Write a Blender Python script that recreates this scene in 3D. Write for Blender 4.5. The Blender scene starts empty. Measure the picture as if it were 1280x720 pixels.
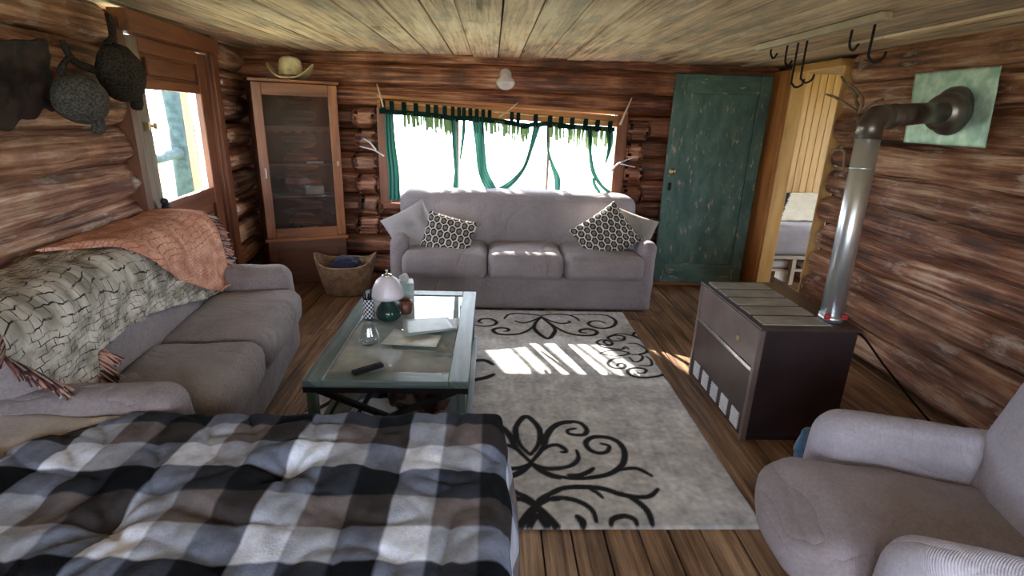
import bpy, bmesh, math, random
import numpy as np
from mathutils import Vector, Matrix, noise
random.seed(7)
PI = math.pi
scene = bpy.context.scene
COL = scene.collection

# ------------------------------------------------------------------ materials
def new_mat(name):
    m = bpy.data.materials.new(name); m.use_nodes = True
    nt = m.node_tree; b = nt.nodes['Principled BSDF']
    return m, nt, b
def N(nt, t, **kw):
    n = nt.nodes.new(t)
    for k, v in kw.items():
        if k in n.inputs: n.inputs[k].default_value = v
        else: setattr(n, k, v)
    return n
def ramp(nt, src, stops):
    r = nt.nodes.new('ShaderNodeValToRGB')
    while len(r.color_ramp.elements) < len(stops): r.color_ramp.elements.new(.5)
    for e, (p, c) in zip(r.color_ramp.elements, stops):
        e.position = p; e.color = (*c, 1)
    nt.links.new(src, r.inputs[0]); return r
def mixc(nt, fac, a, b, mode='MIX'):
    m = nt.nodes.new('ShaderNodeMix'); m.data_type = 'RGBA'; m.blend_type = mode
    for s, v in ((0, fac), (6, a), (7, b)):
        if hasattr(v, 'links'): nt.links.new(v, m.inputs[s])
        elif isinstance(v, tuple): m.inputs[s].default_value = (*v, 1)
        else: m.inputs[s].default_value = v
    return m.outputs[2]
def bump(nt, b, h, strength, dist=.01):
    bp = nt.nodes.new('ShaderNodeBump'); bp.inputs['Strength'].default_value = strength
    bp.inputs['Distance'].default_value = dist
    nt.links.new(h, bp.inputs['Height']); nt.links.new(bp.outputs[0], b.inputs['Normal'])
    return bp

def wood(name, stops, rough=.5, sc=(1.2, 16, 16), bmp=.5, var=.35, dist=.01, patch=None, spec=.5, blot=2.2):
    """grain follows attribute lc = (along, across, id)"""
    m, nt, b = new_mat(name); L = nt.links.new
    at = N(nt, 'ShaderNodeAttribute', attribute_name='lc')
    mp = N(nt, 'ShaderNodeMapping'); mp.inputs['Scale'].default_value = sc
    L(at.outputs['Vector'], mp.inputs[0])
    n1 = N(nt, 'ShaderNodeTexNoise', Scale=1.0, Detail=7.0, Roughness=.62, Distortion=.5)
    L(mp.outputs[0], n1.inputs['Vector'])
    n2 = N(nt, 'ShaderNodeTexNoise', Scale=blot, Detail=4.0, Roughness=.6)
    mp2 = N(nt, 'ShaderNodeMapping'); mp2.inputs['Scale'].default_value = (.7, 2.2, 3.1)
    L(at.outputs['Vector'], mp2.inputs[0]); L(mp2.outputs[0], n2.inputs['Vector'])
    ad = N(nt, 'ShaderNodeMath', operation='MULTIPLY_ADD'); L(n2.outputs[0], ad.inputs[0]); ad.inputs[1].default_value = .8
    sb = N(nt, 'ShaderNodeMath', operation='SUBTRACT'); L(n1.outputs[0], sb.inputs[0]); sb.inputs[1].default_value = .4
    L(sb.outputs[0], ad.inputs[2])
    r = ramp(nt, ad.outputs[0], stops)
    sx = N(nt, 'ShaderNodeSeparateXYZ'); L(at.outputs['Vector'], sx.inputs[0])
    wn = N(nt, 'ShaderNodeTexWhiteNoise', noise_dimensions='1D'); L(sx.outputs[2], wn.inputs['W'])
    mr = N(nt, 'ShaderNodeMapRange'); L(wn.outputs[0], mr.inputs[0]); mr.inputs[3].default_value = 1 - var; mr.inputs[4].default_value = 1 + var
    cm = N(nt, 'ShaderNodeCombineColor')
    for i in range(3): L(mr.outputs[0], cm.inputs[i])
    c = mixc(nt, 1.0, r.outputs[0], cm.outputs[0], 'MULTIPLY')
    if patch:
        n3 = N(nt, 'ShaderNodeTexNoise', Scale=patch[1], Detail=8.0, Roughness=.7)
        mp3 = N(nt, 'ShaderNodeMapping'); mp3.inputs['Scale'].default_value = (1, 3.0, 1.3)
        L(at.outputs['Vector'], mp3.inputs[0]); L(mp3.outputs[0], n3.inputs['Vector'])
        pr = ramp(nt, n3.outputs[0], [(patch[2], (0, 0, 0)), (patch[3], (1, 1, 1))])
        c = mixc(nt, pr.outputs[0], c, patch[0])
    L(c, b.inputs['Base Color']); b.inputs['Roughness'].default_value = rough
    b.inputs['Specular IOR Level'].default_value = spec
    bump(nt, b, n1.outputs[0], bmp, dist)
    return m

def cloth(name, c1, c2, sc=90, bmp=.3, rough=.95, mot=5.0, weave=0, wrinkle=0):
    m, nt, b = new_mat(name); L = nt.links.new
    tc = N(nt, 'ShaderNodeTexCoord')
    n1 = N(nt, 'ShaderNodeTexNoise', Scale=sc, Detail=3.0, Roughness=.6); L(tc.outputs['Object'], n1.inputs['Vector'])
    n2 = N(nt, 'ShaderNodeTexNoise', Scale=mot, Detail=5.0, Roughness=.6); L(tc.outputs['Object'], n2.inputs['Vector'])
    ad = N(nt, 'ShaderNodeMath', operation='ADD'); L(n1.outputs[0], ad.inputs[0]); L(n2.outputs[0], ad.inputs[1])
    ml = N(nt, 'ShaderNodeMath', operation='MULTIPLY'); L(ad.outputs[0], ml.inputs[0]); ml.inputs[1].default_value = .5
    r = ramp(nt, ml.outputs[0], [(.35, c1), (.65, c2)])
    L(r.outputs[0], b.inputs['Base Color']); b.inputs['Roughness'].default_value = rough
    b.inputs['Specular IOR Level'].default_value = .15
    b.inputs['Sheen Weight'].default_value = .15
    h = n1.outputs[0]
    if weave:
        w = N(nt, 'ShaderNodeTexWave', Scale=weave, Distortion=1.0); w.bands_direction = 'DIAGONAL'
        L(tc.outputs['Object'], w.inputs['Vector'])
        a2 = N(nt, 'ShaderNodeMath', operation='ADD'); mw_ = N(nt, 'ShaderNodeMath', operation='MULTIPLY'); L(w.outputs['Fac'], mw_.inputs[0]); mw_.inputs[1].default_value = .45; L(mw_.outputs[0], a2.inputs[0]); L(n1.outputs[0], a2.inputs[1]); h = a2.outputs[0]
    bp = bump(nt, b, h, bmp, .004)
    if wrinkle:
        wz = N(nt, 'ShaderNodeTexNoise', Scale=wrinkle, Detail=2.0, Roughness=.45, Distortion=1.6); L(tc.outputs['Object'], wz.inputs['Vector'])
        sb = N(nt, 'ShaderNodeMath', operation='SUBTRACT'); L(wz.outputs[0], sb.inputs[0]); sb.inputs[1].default_value = .5
        ab = N(nt, 'ShaderNodeMath', operation='ABSOLUTE'); L(sb.outputs[0], ab.inputs[0])
        pw = N(nt, 'ShaderNodeMath', operation='POWER'); L(ab.outputs[0], pw.inputs[0]); pw.inputs[1].default_value = .5
        b2 = nt.nodes.new('ShaderNodeBump'); b2.inputs['Strength'].default_value = .55; b2.inputs['Distance'].default_value = .03
        L(pw.outputs[0], b2.inputs['Height']); L(b2.outputs[0], bp.inputs['Normal'])
    return m

def plain(name, c, rough=.5, metal=0.0, nz=None, spec=.5, bmp=0, bsc=40):
    m, nt, b = new_mat(name); L = nt.links.new
    tc = N(nt, 'ShaderNodeTexCoord')
    n1 = N(nt, 'ShaderNodeTexNoise', Scale=(nz[1] if nz else 12.0), Detail=5.0); L(tc.outputs['Object'], n1.inputs['Vector'])
    c2 = nz[0] if nz else tuple(x * .8 for x in c)
    r = ramp(nt, n1.outputs[0], [(.38, c), (.66, c2)])
    L(r.outputs[0], b.inputs['Base Color'])
    b.inputs['Roughness'].default_value = rough; b.inputs['Metallic'].default_value = metal
    b.inputs['Specular IOR Level'].default_value = spec
    if bmp:
        n3 = N(nt, 'ShaderNodeTexNoise', Scale=bsc, Detail=4.0); L(tc.outputs['Object'], n3.inputs['Vector'])
        bump(nt, b, n3.outputs[0], bmp, .005)
    return m

def attr_mat(name, rough=.95, sc=120, bmp=.4, mot=.25, msc=6.0, spec=.1):
    """base colour from vertex colours 'Col' times fine mottling"""
    m, nt, b = new_mat(name); L = nt.links.new
    at = N(nt, 'ShaderNodeAttribute', attribute_name='Col'); tc = N(nt, 'ShaderNodeTexCoord')
    n2 = N(nt, 'ShaderNodeTexNoise', Scale=msc, Detail=8.0, Roughness=.7); L(tc.outputs['Object'], n2.inputs['Vector'])
    r = ramp(nt, n2.outputs[0], [(.35, (1 - mot,) * 3), (.65, (1 + mot,) * 3)])
    c = mixc(nt, 1.0, at.outputs['Color'], r.outputs[0], 'MULTIPLY')
    L(c, b.inputs['Base Color']); b.inputs['Roughness'].default_value = rough
    b.inputs['Specular IOR Level'].default_value = spec
    n1 = N(nt, 'ShaderNodeTexNoise', Scale=sc, Detail=3.0); L(tc.outputs['Object'], n1.inputs['Vector'])
    bump(nt, b, n1.outputs[0], bmp, .004)
    return m

def glass_mat(name, tint=(1, 1, 1), base=.05, grime=0.0, ior=1.45):
    m = bpy.data.materials.new(name); m.use_nodes = True; nt = m.node_tree; nt.nodes.clear(); L = nt.links.new
    out = N(nt, 'ShaderNodeOutputMaterial'); tr = N(nt, 'ShaderNodeBsdfTransparent'); tr.inputs[0].default_value = (*tint, 1)
    gl = N(nt, 'ShaderNodeBsdfGlossy', Roughness=.03); lw_ = N(nt, 'ShaderNodeLayerWeight', Blend=.5); fr = N(nt, 'ShaderNodeMath', operation='POWER'); L(lw_.outputs['Facing'], fr.inputs[0]); fr.inputs[1].default_value = 4.5
    ad = N(nt, 'ShaderNodeMath', operation='MULTIPLY_ADD'); L(fr.outputs[0], ad.inputs[0]); ad.inputs[1].default_value = .9 - base; ad.inputs[2].default_value = .03 + base; ad.use_clamp = True
    mx = N(nt, 'ShaderNodeMixShader'); L(ad.outputs[0], mx.inputs[0]); L(tr.outputs[0], mx.inputs[1]); L(gl.outputs[0], mx.inputs[2])
    last = mx.outputs[0]
    if grime:
        df = N(nt, 'ShaderNodeBsdfDiffuse'); df.inputs[0].default_value = (.55, .62, .6, 1)
        tc = N(nt, 'ShaderNodeTexCoord'); n1 = N(nt, 'ShaderNodeTexNoise', Scale=4.0, Detail=7.0); L(tc.outputs['Object'], n1.inputs['Vector'])
        r = ramp(nt, n1.outputs[0], [(.3, (grime * .25,) * 3), (.7, (grime,) * 3)])
        m2 = N(nt, 'ShaderNodeMixShader'); L(r.outputs[0], m2.inputs[0]); L(last, m2.inputs[1]); L(df.outputs[0], m2.inputs[2]); last = m2.outputs[0]
    L(last, out.inputs[0]); return m

def throw_mat(name, base1, base2, line, sx=26, rough=.95, broken=.5):
    m, nt, b = new_mat(name); L = nt.links.new
    at = N(nt, 'ShaderNodeAttribute', attribute_name='lc')
    nz = N(nt, 'ShaderNodeTexNoise', Scale=9.0, Detail=3.0); L(at.outputs['Vector'], nz.inputs['Vector'])
    vm = N(nt, 'ShaderNodeVectorMath', operation='MULTIPLY_ADD'); L(nz.outputs['Color'], vm.inputs[0]); vm.inputs[1].default_value = (.06,) * 3
    L(at.outputs['Vector'], vm.inputs[2])
    br = N(nt, 'ShaderNodeTexBrick', Scale=sx); br.inputs['Mortar Size'].default_value = .05; br.inputs['Mortar Smooth'].default_value = .5
    br.inputs['Brick Width'].default_value = 1.05; br.inputs['Row Height'].default_value = .55
    L(vm.outputs[0], br.inputs['Vector'])
    n2 = N(nt, 'ShaderNodeTexNoise', Scale=14.0, Detail=5.0); L(at.outputs['Vector'], n2.inputs['Vector'])
    r2 = ramp(nt, n2.outputs[0], [(.36, base1), (.64, base2)])
    n3 = N(nt, 'ShaderNodeTexNoise', Scale=22.0, Detail=3.0); L(at.outputs['Vector'], n3.inputs['Vector'])
    r3 = ramp(nt, n3.outputs[0], [(broken - .12, (0, 0, 0)), (broken + .05, (1, 1, 1))])
    mm = N(nt, 'ShaderNodeMath', operation='MULTIPLY'); L(br.outputs['Fac'], mm.inputs[0]); L(r3.outputs[0], mm.inputs[1])
    c = mixc(nt, mm.outputs[0], r2.outputs[0], line)
    L(c, b.inputs['Base Color']); b.inputs['Roughness'].default_value = rough; b.inputs['Specular IOR Level'].default_value = .1
    n4 = N(nt, 'ShaderNodeTexNoise', Scale=90.0, Detail=3.0); L(at.outputs['Vector'], n4.inputs['Vector'])
    bump(nt, b, n4.outputs[0], .6, .006)
    return m

M = {}
M['log'] = wood('log_wood', [(.28, (.02, .007, .005)), (.42, (.13, .04, .018)), (.55, (.31, .115, .056)), (.72, (.58, .32, .2))], rough=.38, sc=(1.6, 28, 1), bmp=1.0, blot=3.2, var=.35, dist=.02, spec=.6)
M['log_gray'] = wood('log_wood_worn', [(.28, (.025, .01, .007)), (.42, (.17, .06, .028)), (.54, (.37, .165, .085)), (.7, (.7, .47, .33))], rough=.38, sc=(1.3, 26, 1), bmp=1.2, blot=3.2, var=.3, dist=.025, patch=((.62, .5, .42), 3.5, .56, .66), spec=.6)
M['cut'] = wood('cut_log_end', [(.2, (.2, .07, .035)), (.6, (.42, .19, .1)), (.9, (.5, .3, .2))], rough=.6, sc=(9, 9, 9), bmp=.4)
M['ceil'] = wood('ceiling_board', [(.24, (.16, .11, .06)), (.38, (.56, .42, .3)), (.55, (.86, .68, .5)), (.74, (.98, .86, .72))], rough=.7, sc=(1.3, 40, 1), bmp=.8, var=.2, patch=((.42, .385, .34), 1.6, .5, .66), spec=.2)
M['floor'] = wood('floor_plank', [(.24, (.035, .018, .01)), (.4, (.13, .068, .035)), (.56, (.27, .155, .085)), (.76, (.46, .3, .18))], rough=.4, sc=(2, 44, 1), bmp=.5, var=.25)
M['door'] = wood('red_brown_door', [(.15, (.08, .025, .011)), (.5, (.22, .075, .032)), (.85, (.34, .13, .06))], rough=.42, sc=(1.5, 22, 22), bmp=.25, var=.12)
M['cabwood'] = wood('cabinet_wood', [(.15, (.09, .03, .011)), (.5, (.28, .1, .035)), (.85, (.44, .19, .075))], rough=.35, sc=(1.5, 20, 20), bmp=.2, var=.12)
M['cabdark'] = wood('cabinet_dark_wood', [(.15, (.06, .022, .012)), (.6, (.15, .06, .03))], rough=.4, sc=(1.5, 20, 20), bmp=.2, var=.1)
M['jamb'] = wood('orange_jamb', [(.15, (.22, .075, .02)), (.5, (.5, .2, .055)), (.85, (.62, .3, .1))], rough=.5, sc=(1.5, 18, 18), bmp=.3, var=.1)
M['greywood'] = wood('grey_trim_wood', [(.15, (.1, .07, .05)), (.5, (.26, .2, .15)), (.85, (.42, .34, .27))], rough=.6, sc=(1.5, 20, 20), bmp=.4, var=.1)
M['pine'] = wood('yellow_pine', [(.15, (.33, .16, .045)), (.5, (.58, .34, .11)), (.85, (.72, .48, .19))], rough=.5, sc=(1.2, 14, 14), bmp=.15, var=.08)
M['teal'] = wood('teal_door_paint', [(.1, (.025, .06, .052)), (.45, (.055, .12, .102)), (.8, (.12, .22, .185))], rough=.55, sc=(4, 9, 9), bmp=.5, var=.02, patch=((.42, .31, .22), 7.0, .585, .63))
M['tablewood'] = wood('teal_grey_table_wood', [(.1, (.03, .05, .05)), (.45, (.085, .125, .125)), (.85, (.22, .3, .3))], rough=.36, sc=(1.6, 20, 20), bmp=.3, var=.15)
M['rail'] = wood('pale_rail_wood', [(.15, (.3, .24, .18)), (.5, (.55, .47, .37)), (.85, (.75, .68, .56))], rough=.6, sc=(1.5, 20, 20), bmp=.4)
M['antler'] = plain('antler_twig', (.34, .22, .14), .6, nz=((.16, .09, .05), 18))
M['stick'] = plain('pale_stick', (.75, .55, .4), .6, nz=((.5, .33, .22), 20))
M['sofa'] = cloth('taupe_sofa_cloth', (.235, .205, .22), (.335, .3, .32), bmp=.35, weave=70, wrinkle=2.6)
M['sofa2'] = cloth('taupe_loveseat_cloth', (.19, .16, .165), (.3, .26, .265), bmp=.35, weave=70, wrinkle=2.6)
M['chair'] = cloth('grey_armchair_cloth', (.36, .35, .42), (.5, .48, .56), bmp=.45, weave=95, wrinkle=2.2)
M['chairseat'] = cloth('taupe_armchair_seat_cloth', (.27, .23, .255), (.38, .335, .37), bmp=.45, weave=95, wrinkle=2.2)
M['graypillow'] = cloth('grey_pillow_cloth', (.3, .28, .29), (.4, .375, .38))
M['beigepillow'] = cloth('taupe_pillow_cloth', (.24, .215, .19), (.33, .3, .27))
M['navy'] = cloth('navy_cloth', (.012, .014, .035), (.03, .032, .07))
M['white'] = cloth('white_cloth', (.6, .6, .62), (.78, .78, .8))
M['beige'] = cloth('beige_blanket_cloth', (.42, .37, .33), (.58, .52, .47), mot=9)
M['mattress'] = cloth('mattress_ticking', (.5, .48, .46), (.62, .6, .58))
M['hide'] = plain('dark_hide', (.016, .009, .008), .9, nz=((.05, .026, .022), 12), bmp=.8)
M['darkbag'] = plain('dark_brown_hide', (.03, .016, .012), .6, nz=((.13, .06, .04), 25), bmp=.8)
M['pink'] = cloth('dusty_pink_cloth', (.24, .16, .14), (.36, .25, .22))
M['mattecol'] = attr_mat('woven_colour_cloth', mot=.12)
M['plaid'] = attr_mat('plaid_cotton', mot=.3, msc=9.0, sc=160, bmp=.5)
M['rug'] = attr_mat('rug_pile', mot=.2, msc=7.0, sc=260, bmp=.8)
M['throwgray'] = throw_mat('throw_grey_side', (.27, .25, .2), (.66, .62, .54), (.03, .028, .032), sx=24, broken=.5)
M['throworange'] = throw_mat('throw_terracotta_side', (.52, .24, .16), (.8, .46, .33), (.38, .13, .08), sx=36, broken=.42)
M['fringe'] = attr_mat('throw_fringe', mot=.3)
M['stove'] = plain('stove_brown_enamel', (.05, .032, .028), .38, nz=((.075, .05, .045), 5), spec=.5)
M['stoveside'] = plain('stove_dark_side', (.025, .017, .02), .42, nz=((.042, .028, .032), 4), spec=.4)
M['stovefront'] = plain('stove_brown_front', (.15, .11, .1), .34, nz=((.21, .16, .145), 5), spec=.5)
M['grille'] = plain('stove_grille_metal', (.5, .48, .43), .45, .3, nz=((.33, .32, .28), 10))
M['chrome'] = plain('bright_metal', (.7, .7, .7), .25, 1.0)
M['galv'] = plain('galvanised_pipe', (.82, .86, .88), .3, .85, nz=((.66, .72, .76), 3))
M['darkpipe'] = plain('smoked_pipe_metal', (.26, .24, .22), .36, .8, nz=((.1, .085, .075), 6))
M['blackiron'] = plain('black_iron', (.012, .01, .01), .5, .6)
M['darkmetal'] = plain('dark_grey_metal', (.03, .032, .035), .35, .5)
M['plate'] = plain('mint_sheet_metal', (.38, .62, .52), .4, .2, nz=((.7, .9, .8), 14), bmp=1.0, bsc=22)
M['fur'] = plain('dark_felted_fur', (.02, .015, .012), .95, nz=((.06, .05, .045), 110), bmp=.5, bsc=70, spec=.1)
M['furg'] = plain('grey_felted_fur', (.045, .042, .04), .95, nz=((.13, .125, .12), 110), bmp=.5, bsc=70, spec=.1)
M['straw'] = plain('cream_straw', (.85, .74, .46), .7, nz=((.45, .36, .17), 14), bmp=.6, bsc=60)
M['basket'] = plain('tan_basket_weave', (.36, .22, .13), .8, nz=((.2, .115, .065), 20))
M['ceramic'] = plain('white_ceramic', (.72, .7, .72), .3)
M['shade'] = plain('white_lamp_glass', (.75, .7, .76), .35)
M['greenpot'] = plain('dark_green_glaze', (.006, .026, .021), .12, nz=((.018, .06, .05), 8))
M['paper'] = plain('pale_paper', (.62, .66, .66), .5, nz=((.36, .42, .43), 14))
M['paper2'] = plain('cream_paper', (.6, .58, .48), .5, nz=((.32, .33, .3), 12))
M['papergray'] = plain('grey_green_cover', (.24, .29, .29), .35, nz=((.36, .42, .42), 12))
M['black'] = plain('black_plastic', (.01, .01, .011), .6, spec=.2)
M['teabox'] = plain('pale_teal_box', (.3, .42, .42), .5, nz=((.6, .66, .66), 10))
M['brass'] = plain('old_brass', (.55, .4, .2), .35, .9)
M['ground'] = plain('pale_dry_grass', (.5, .48, .3), .9, nz=((.3, .34, .17), 3))
M['bark'] = plain('blue_grey_bark', (.012, .03, .034), .9, nz=((.035, .065, .07), 9), bmp=.5)
M['needles'] = plain('dark_needles', (.03, .07, .05), .9, nz=((.07, .12, .08), 9))
M['backing'] = plain('dark_chinking', (.05, .03, .022), .9)
M['blue'] = cloth('blue_cloth', (.1, .2, .36), (.2, .34, .55))
M['wall_plain'] = plain('plain_board_wall', (.35, .24, .15), .8)
M['red'] = plain('red_plastic', (.5, .04, .04), .5)
M['glasswin'] = glass_mat('window_glass', base=0.0)
M['glasscab'] = glass_mat('cabinet_glass', tint=(.82, .74, .7), base=.02, grime=.035)
M['glasstable'] = glass_mat('table_glass', tint=(.6, .7, .7), base=.34, grime=.75, ior=1.5)
M['jar'] = glass_mat('clear_jar_glass', tint=(.9, .93, .93), base=.1)

def curtain_material(name, c, trans=.5):
    m, nt, b = new_mat(name); L = nt.links.new
    out = nt.nodes['Material Output']
    b.inputs['Base Color'].default_value = (*c, 1); b.inputs['Roughness'].default_value = .8; b.inputs['Specular IOR Level'].default_value = .1
    tl = N(nt, 'ShaderNodeBsdfTranslucent'); tl.inputs[0].default_value = (*c, 1)
    mx = N(nt, 'ShaderNodeMixShader'); mx.inputs[0].default_value = trans
    L(b.outputs[0], mx.inputs[1]); L(tl.outputs[0], mx.inputs[2]); L(mx.outputs[0], out.inputs[0])
    return m
M['curt'] = curtain_material('green_sheer_cloth', (.03, .105, .085), .35)
M['curtdark'] = curtain_material('dark_green_cloth', (.004, .022, .018), .15)
M['curtfringe'] = curtain_material('sage_fringe_cloth', (.09, .14, .06), .4)

# ------------------------------------------------------------------ mesh builder
class MB:
    _id = 0
    def __init__(s):
        s.v = []; s.f = []; s.lc = []; s.c = []; s.m = []
    def nid(s):
        MB._id += 1; return MB._id * 1.37
    def add(s, vs, fs, lc=None, col=None, mi=0):
        o = len(s.v); s.v += [tuple(p) for p in vs]; s.f += [tuple(i + o for i in f) for f in fs]
        s.lc += list(lc) if lc is not None else [(0, 0, 0)] * len(vs)
        if col is None: col = (1, 1, 1)
        s.c += list(col) if isinstance(col, list) else [col] * len(vs)
        s.m += [mi] * len(fs)
    def box(s, c, sz, rot=None, grain=None, mi=0, col=None):
        hx, hy, hz = sz[0] / 2, sz[1] / 2, sz[2] / 2
        i = s.nid(); g = grain if grain is not None else max(range(3), key=lambda k: sz[k])
        oth = [k for k in range(3) if k != g]
        vs = []; lc = []; fs = []
        quads = [(0, 2, 3, 1), (4, 5, 7, 6), (0, 1, 5, 4), (2, 6, 7, 3), (0, 4, 6, 2), (1, 3, 7, 5)]
        P8 = [Vector(((k & 1) * 2 - 1, ((k >> 1) & 1) * 2 - 1, ((k >> 2) & 1) * 2 - 1)) for k in range(8)]
        for p in P8:
            q = Vector((p.x * hx, p.y * hy, p.z * hz))
            lc.append((q[g] + i * .37, q[oth[0]] + q[oth[1]] + i, i))
            if rot: q = rot @ q
            vs.append(q + Vector(c))
        s.add(vs, quads, lc, col, mi)
    def bar(s, a, b, w, h=None, up=(0, 0, 1), mi=0, col=None):
        a, b = Vector(a), Vector(b); h = h or w; d = b - a; L = d.length; x = d.normalized()
        y = Vector(up).cross(x)
        if y.length < 1e-4: y = Vector((1, 0, 0)).cross(x)
        y.normalize(); z = x.cross(y)
        R = Matrix((x, y, z)).transposed()
        s.box((a + b) / 2, (L, w, h), R, 0, mi, col)
    def tube(s, pts, r, n=8, cap=True, col=None, mi=0, closed=False):
        pts = [Vector(p) for p in pts]; rs = r if isinstance(r, (list, tuple)) else [r] * len(pts)
        vs = []; fs = []; lc = []; i = s.nid(); al = 0; ref = None
        K = len(pts)
        for k, p in enumerate(pts):
            d = (pts[min(k + 1, K - 1)] - pts[max(k - 1, 0)])
            if closed: d = pts[(k + 1) % K] - pts[k - 1]
            if d.length < 1e-9: d = Vector((0, 0, 1))
            d.normalize()
            if ref is None:
                ref = Vector((0, 0, 1)) if abs(d.z) < .9 else Vector((1, 0, 0))
            ref = (ref - d * ref.dot(d))
            if ref.length < 1e-6: ref = d.orthogonal()
            ref.normalize(); q = d.cross(ref)
            if k: al += (p - pts[k - 1]).length
            for j in range(n):
                a = 2 * PI * j / n
                vs.append(p + (ref * math.cos(a) + q * math.sin(a)) * rs[k])
                lc.append((al, rs[k] * abs(a - PI), i))
        for k in range(K if closed else K - 1):
            for j in range(n):
                k2 = (k + 1) % K
                fs.append((k * n + j, k * n + (j + 1) % n, k2 * n + (j + 1) % n, k2 * n + j))
        if cap and not closed:
            fs.append(tuple(range(n - 1, -1, -1))); fs.append(tuple((K - 1) * n + j for j in range(n)))
        s.add(vs, fs, lc, col, mi)
    def lathe(s, prof, c=(0, 0, 0), n=28, sx=1, sy=1, col=None, fn=None, mi=0):
        vs = []; fs = []
        for (r, z) in prof:
            for j in range(n):
                a = 2 * PI * j / n; p = Vector((r * math.cos(a) * sx, r * math.sin(a) * sy, z))
                if fn: p = fn(p, a)
                vs.append(p + Vector(c))
        for k in range(len(prof) - 1):
            for j in range(n):
                fs.append((k * n + j, k * n + (j + 1) % n, (k + 1) * n + (j + 1) % n, (k + 1) * n + j))
        if prof[0][0] > 1e-4: fs.append(tuple(range(n - 1, -1, -1)))
        if prof[-1][0] > 1e-4: fs.append(tuple((len(prof) - 1) * n + j for j in range(n)))
        s.add(vs, fs, [(v[2], v[0] + v[1], 1) for v in vs], col, mi)
    def grid(s, fn, nu, nv, col=None, lcf=None, mi=0):
        vs = []; fs = []; lc = []; cs = []
        for a in range(nu + 1):
            for b in range(nv + 1):
                u, v = a / nu, b / nv
                vs.append(fn(u, v)); lc.append(lcf(u, v) if lcf else (u, v, 0))
                if callable(col): cs.append(col(u, v))
        for a in range(nu):
            for b in range(nv):
                i = a * (nv + 1) + b
                fs.append((i, i + nv + 1, i + nv + 2, i + 1))
        s.add(vs, fs, lc, cs if callable(col) else col, mi)
    def soft(s, c, sz, r=.06, bulge=(0, 0, 0), nz=.006, nf=4.0, N_=14, warp=None, rot=None, seed=0, col=None):
        """rounded, slightly puffed and wrinkled box"""
        hx = [k / 2 for k in sz]; vid = {}; vs = []; fs = []
        r = min(r, min(hx) * .98)
        def key(p): return tuple(round(k, 5) for k in p)
        def mapp(t): return math.sin(t * PI / 2) * .6 + t * .4
        for ax in range(3):
            for sg in (-1, 1):
                o = [k for k in range(3) if k != ax]
                idx = {}
                for a in range(N_ + 1):
                    for b in range(N_ + 1):
                        p = [0, 0, 0]; p[ax] = sg; p[o[0]] = mapp(2 * a / N_ - 1); p[o[1]] = mapp(2 * b / N_ - 1)
                        k = key(p)
                        if k not in vid: vid[k] = len(vs); vs.append(Vector(p))
                        idx[a, b] = vid[k]
                flip = (sg > 0) == (ax != 1)
                for a in range(N_):
                    for b in range(N_):
                        q = (idx[a, b], idx[a + 1, b], idx[a + 1, b + 1], idx[a, b + 1])
                        fs.append(q if flip else q[::-1])
        out = []
        for p in vs:
            q = Vector([p[k] * hx[k] for k in range(3)])
            inn = Vector([max(-(hx[k] - r), min(hx[k] - r, q[k])) for k in range(3)])
            d = q - inn
            if d.length > 1e-9: q = inn + d.normalized() * r
            for k in range(3):
                o = [j for j in range(3) if j != k]
                w = (1 - p[o[0]] ** 2) * (1 - p[o[1]] ** 2) * p[k]
                q[k] += bulge[k] * w
            nv = noise.noise_vector(q * nf + Vector((seed * 3.1, seed * 1.7, seed))) * nz
            nv += noise.noise_vector(Vector((q.x * nf * 3, q.y * nf * 3, q.z * nf * 3)) + Vector((seed, 5, 9))) * nz * .45
            q = q + nv
            if warp: q = warp(q)
            if rot: q = rot @ q
            out.append(q + Vector(c))
        s.add(out, fs, None, col)
    def build(s, name, mat, parent=None, smooth=True, bevel=0, loc=None, rotz=None, subd=0, solid=0):
        me = bpy.data.meshes.new(name); me.from_pydata(s.v, [], s.f); me.update()
        n = len(s.v)
        a = me.attributes.new('lc', 'FLOAT_VECTOR', 'POINT'); a.data.foreach_set('vector', np.array(s.lc, dtype=np.float32).ravel())
        c = me.attributes.new('Col', 'FLOAT_COLOR', 'POINT')
        cc = np.ones((n, 4), dtype=np.float32); cc[:, :3] = np.array([x[:3] for x in s.c], dtype=np.float32); c.data.foreach_set('color', cc.ravel())
        mats = mat if isinstance(mat, (list, tuple)) else [mat]
        for k in mats: me.materials.append(M[k])
        me.polygons.foreach_set('material_index', s.m)
        me.polygons.foreach_set('use_smooth', [smooth] * len(s.f))
        o = bpy.data.objects.new(name, me); COL.objects.link(o)
        if parent: o.parent = parent
        if loc: o.location = loc
        if rotz is not None: o.rotation_euler.z = rotz
        if solid:
            md = o.modifiers.new('solid', 'SOLIDIFY'); md.thickness = solid; md.offset = 0
        if bevel:
            md = o.modifiers.new('bev', 'BEVEL'); md.width = bevel; md.segments = 2; md.limit_method = 'ANGLE'
        if subd:
            md = o.modifiers.new('sub', 'SUBSURF'); md.levels = subd; md.render_levels = subd
        return o

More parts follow.
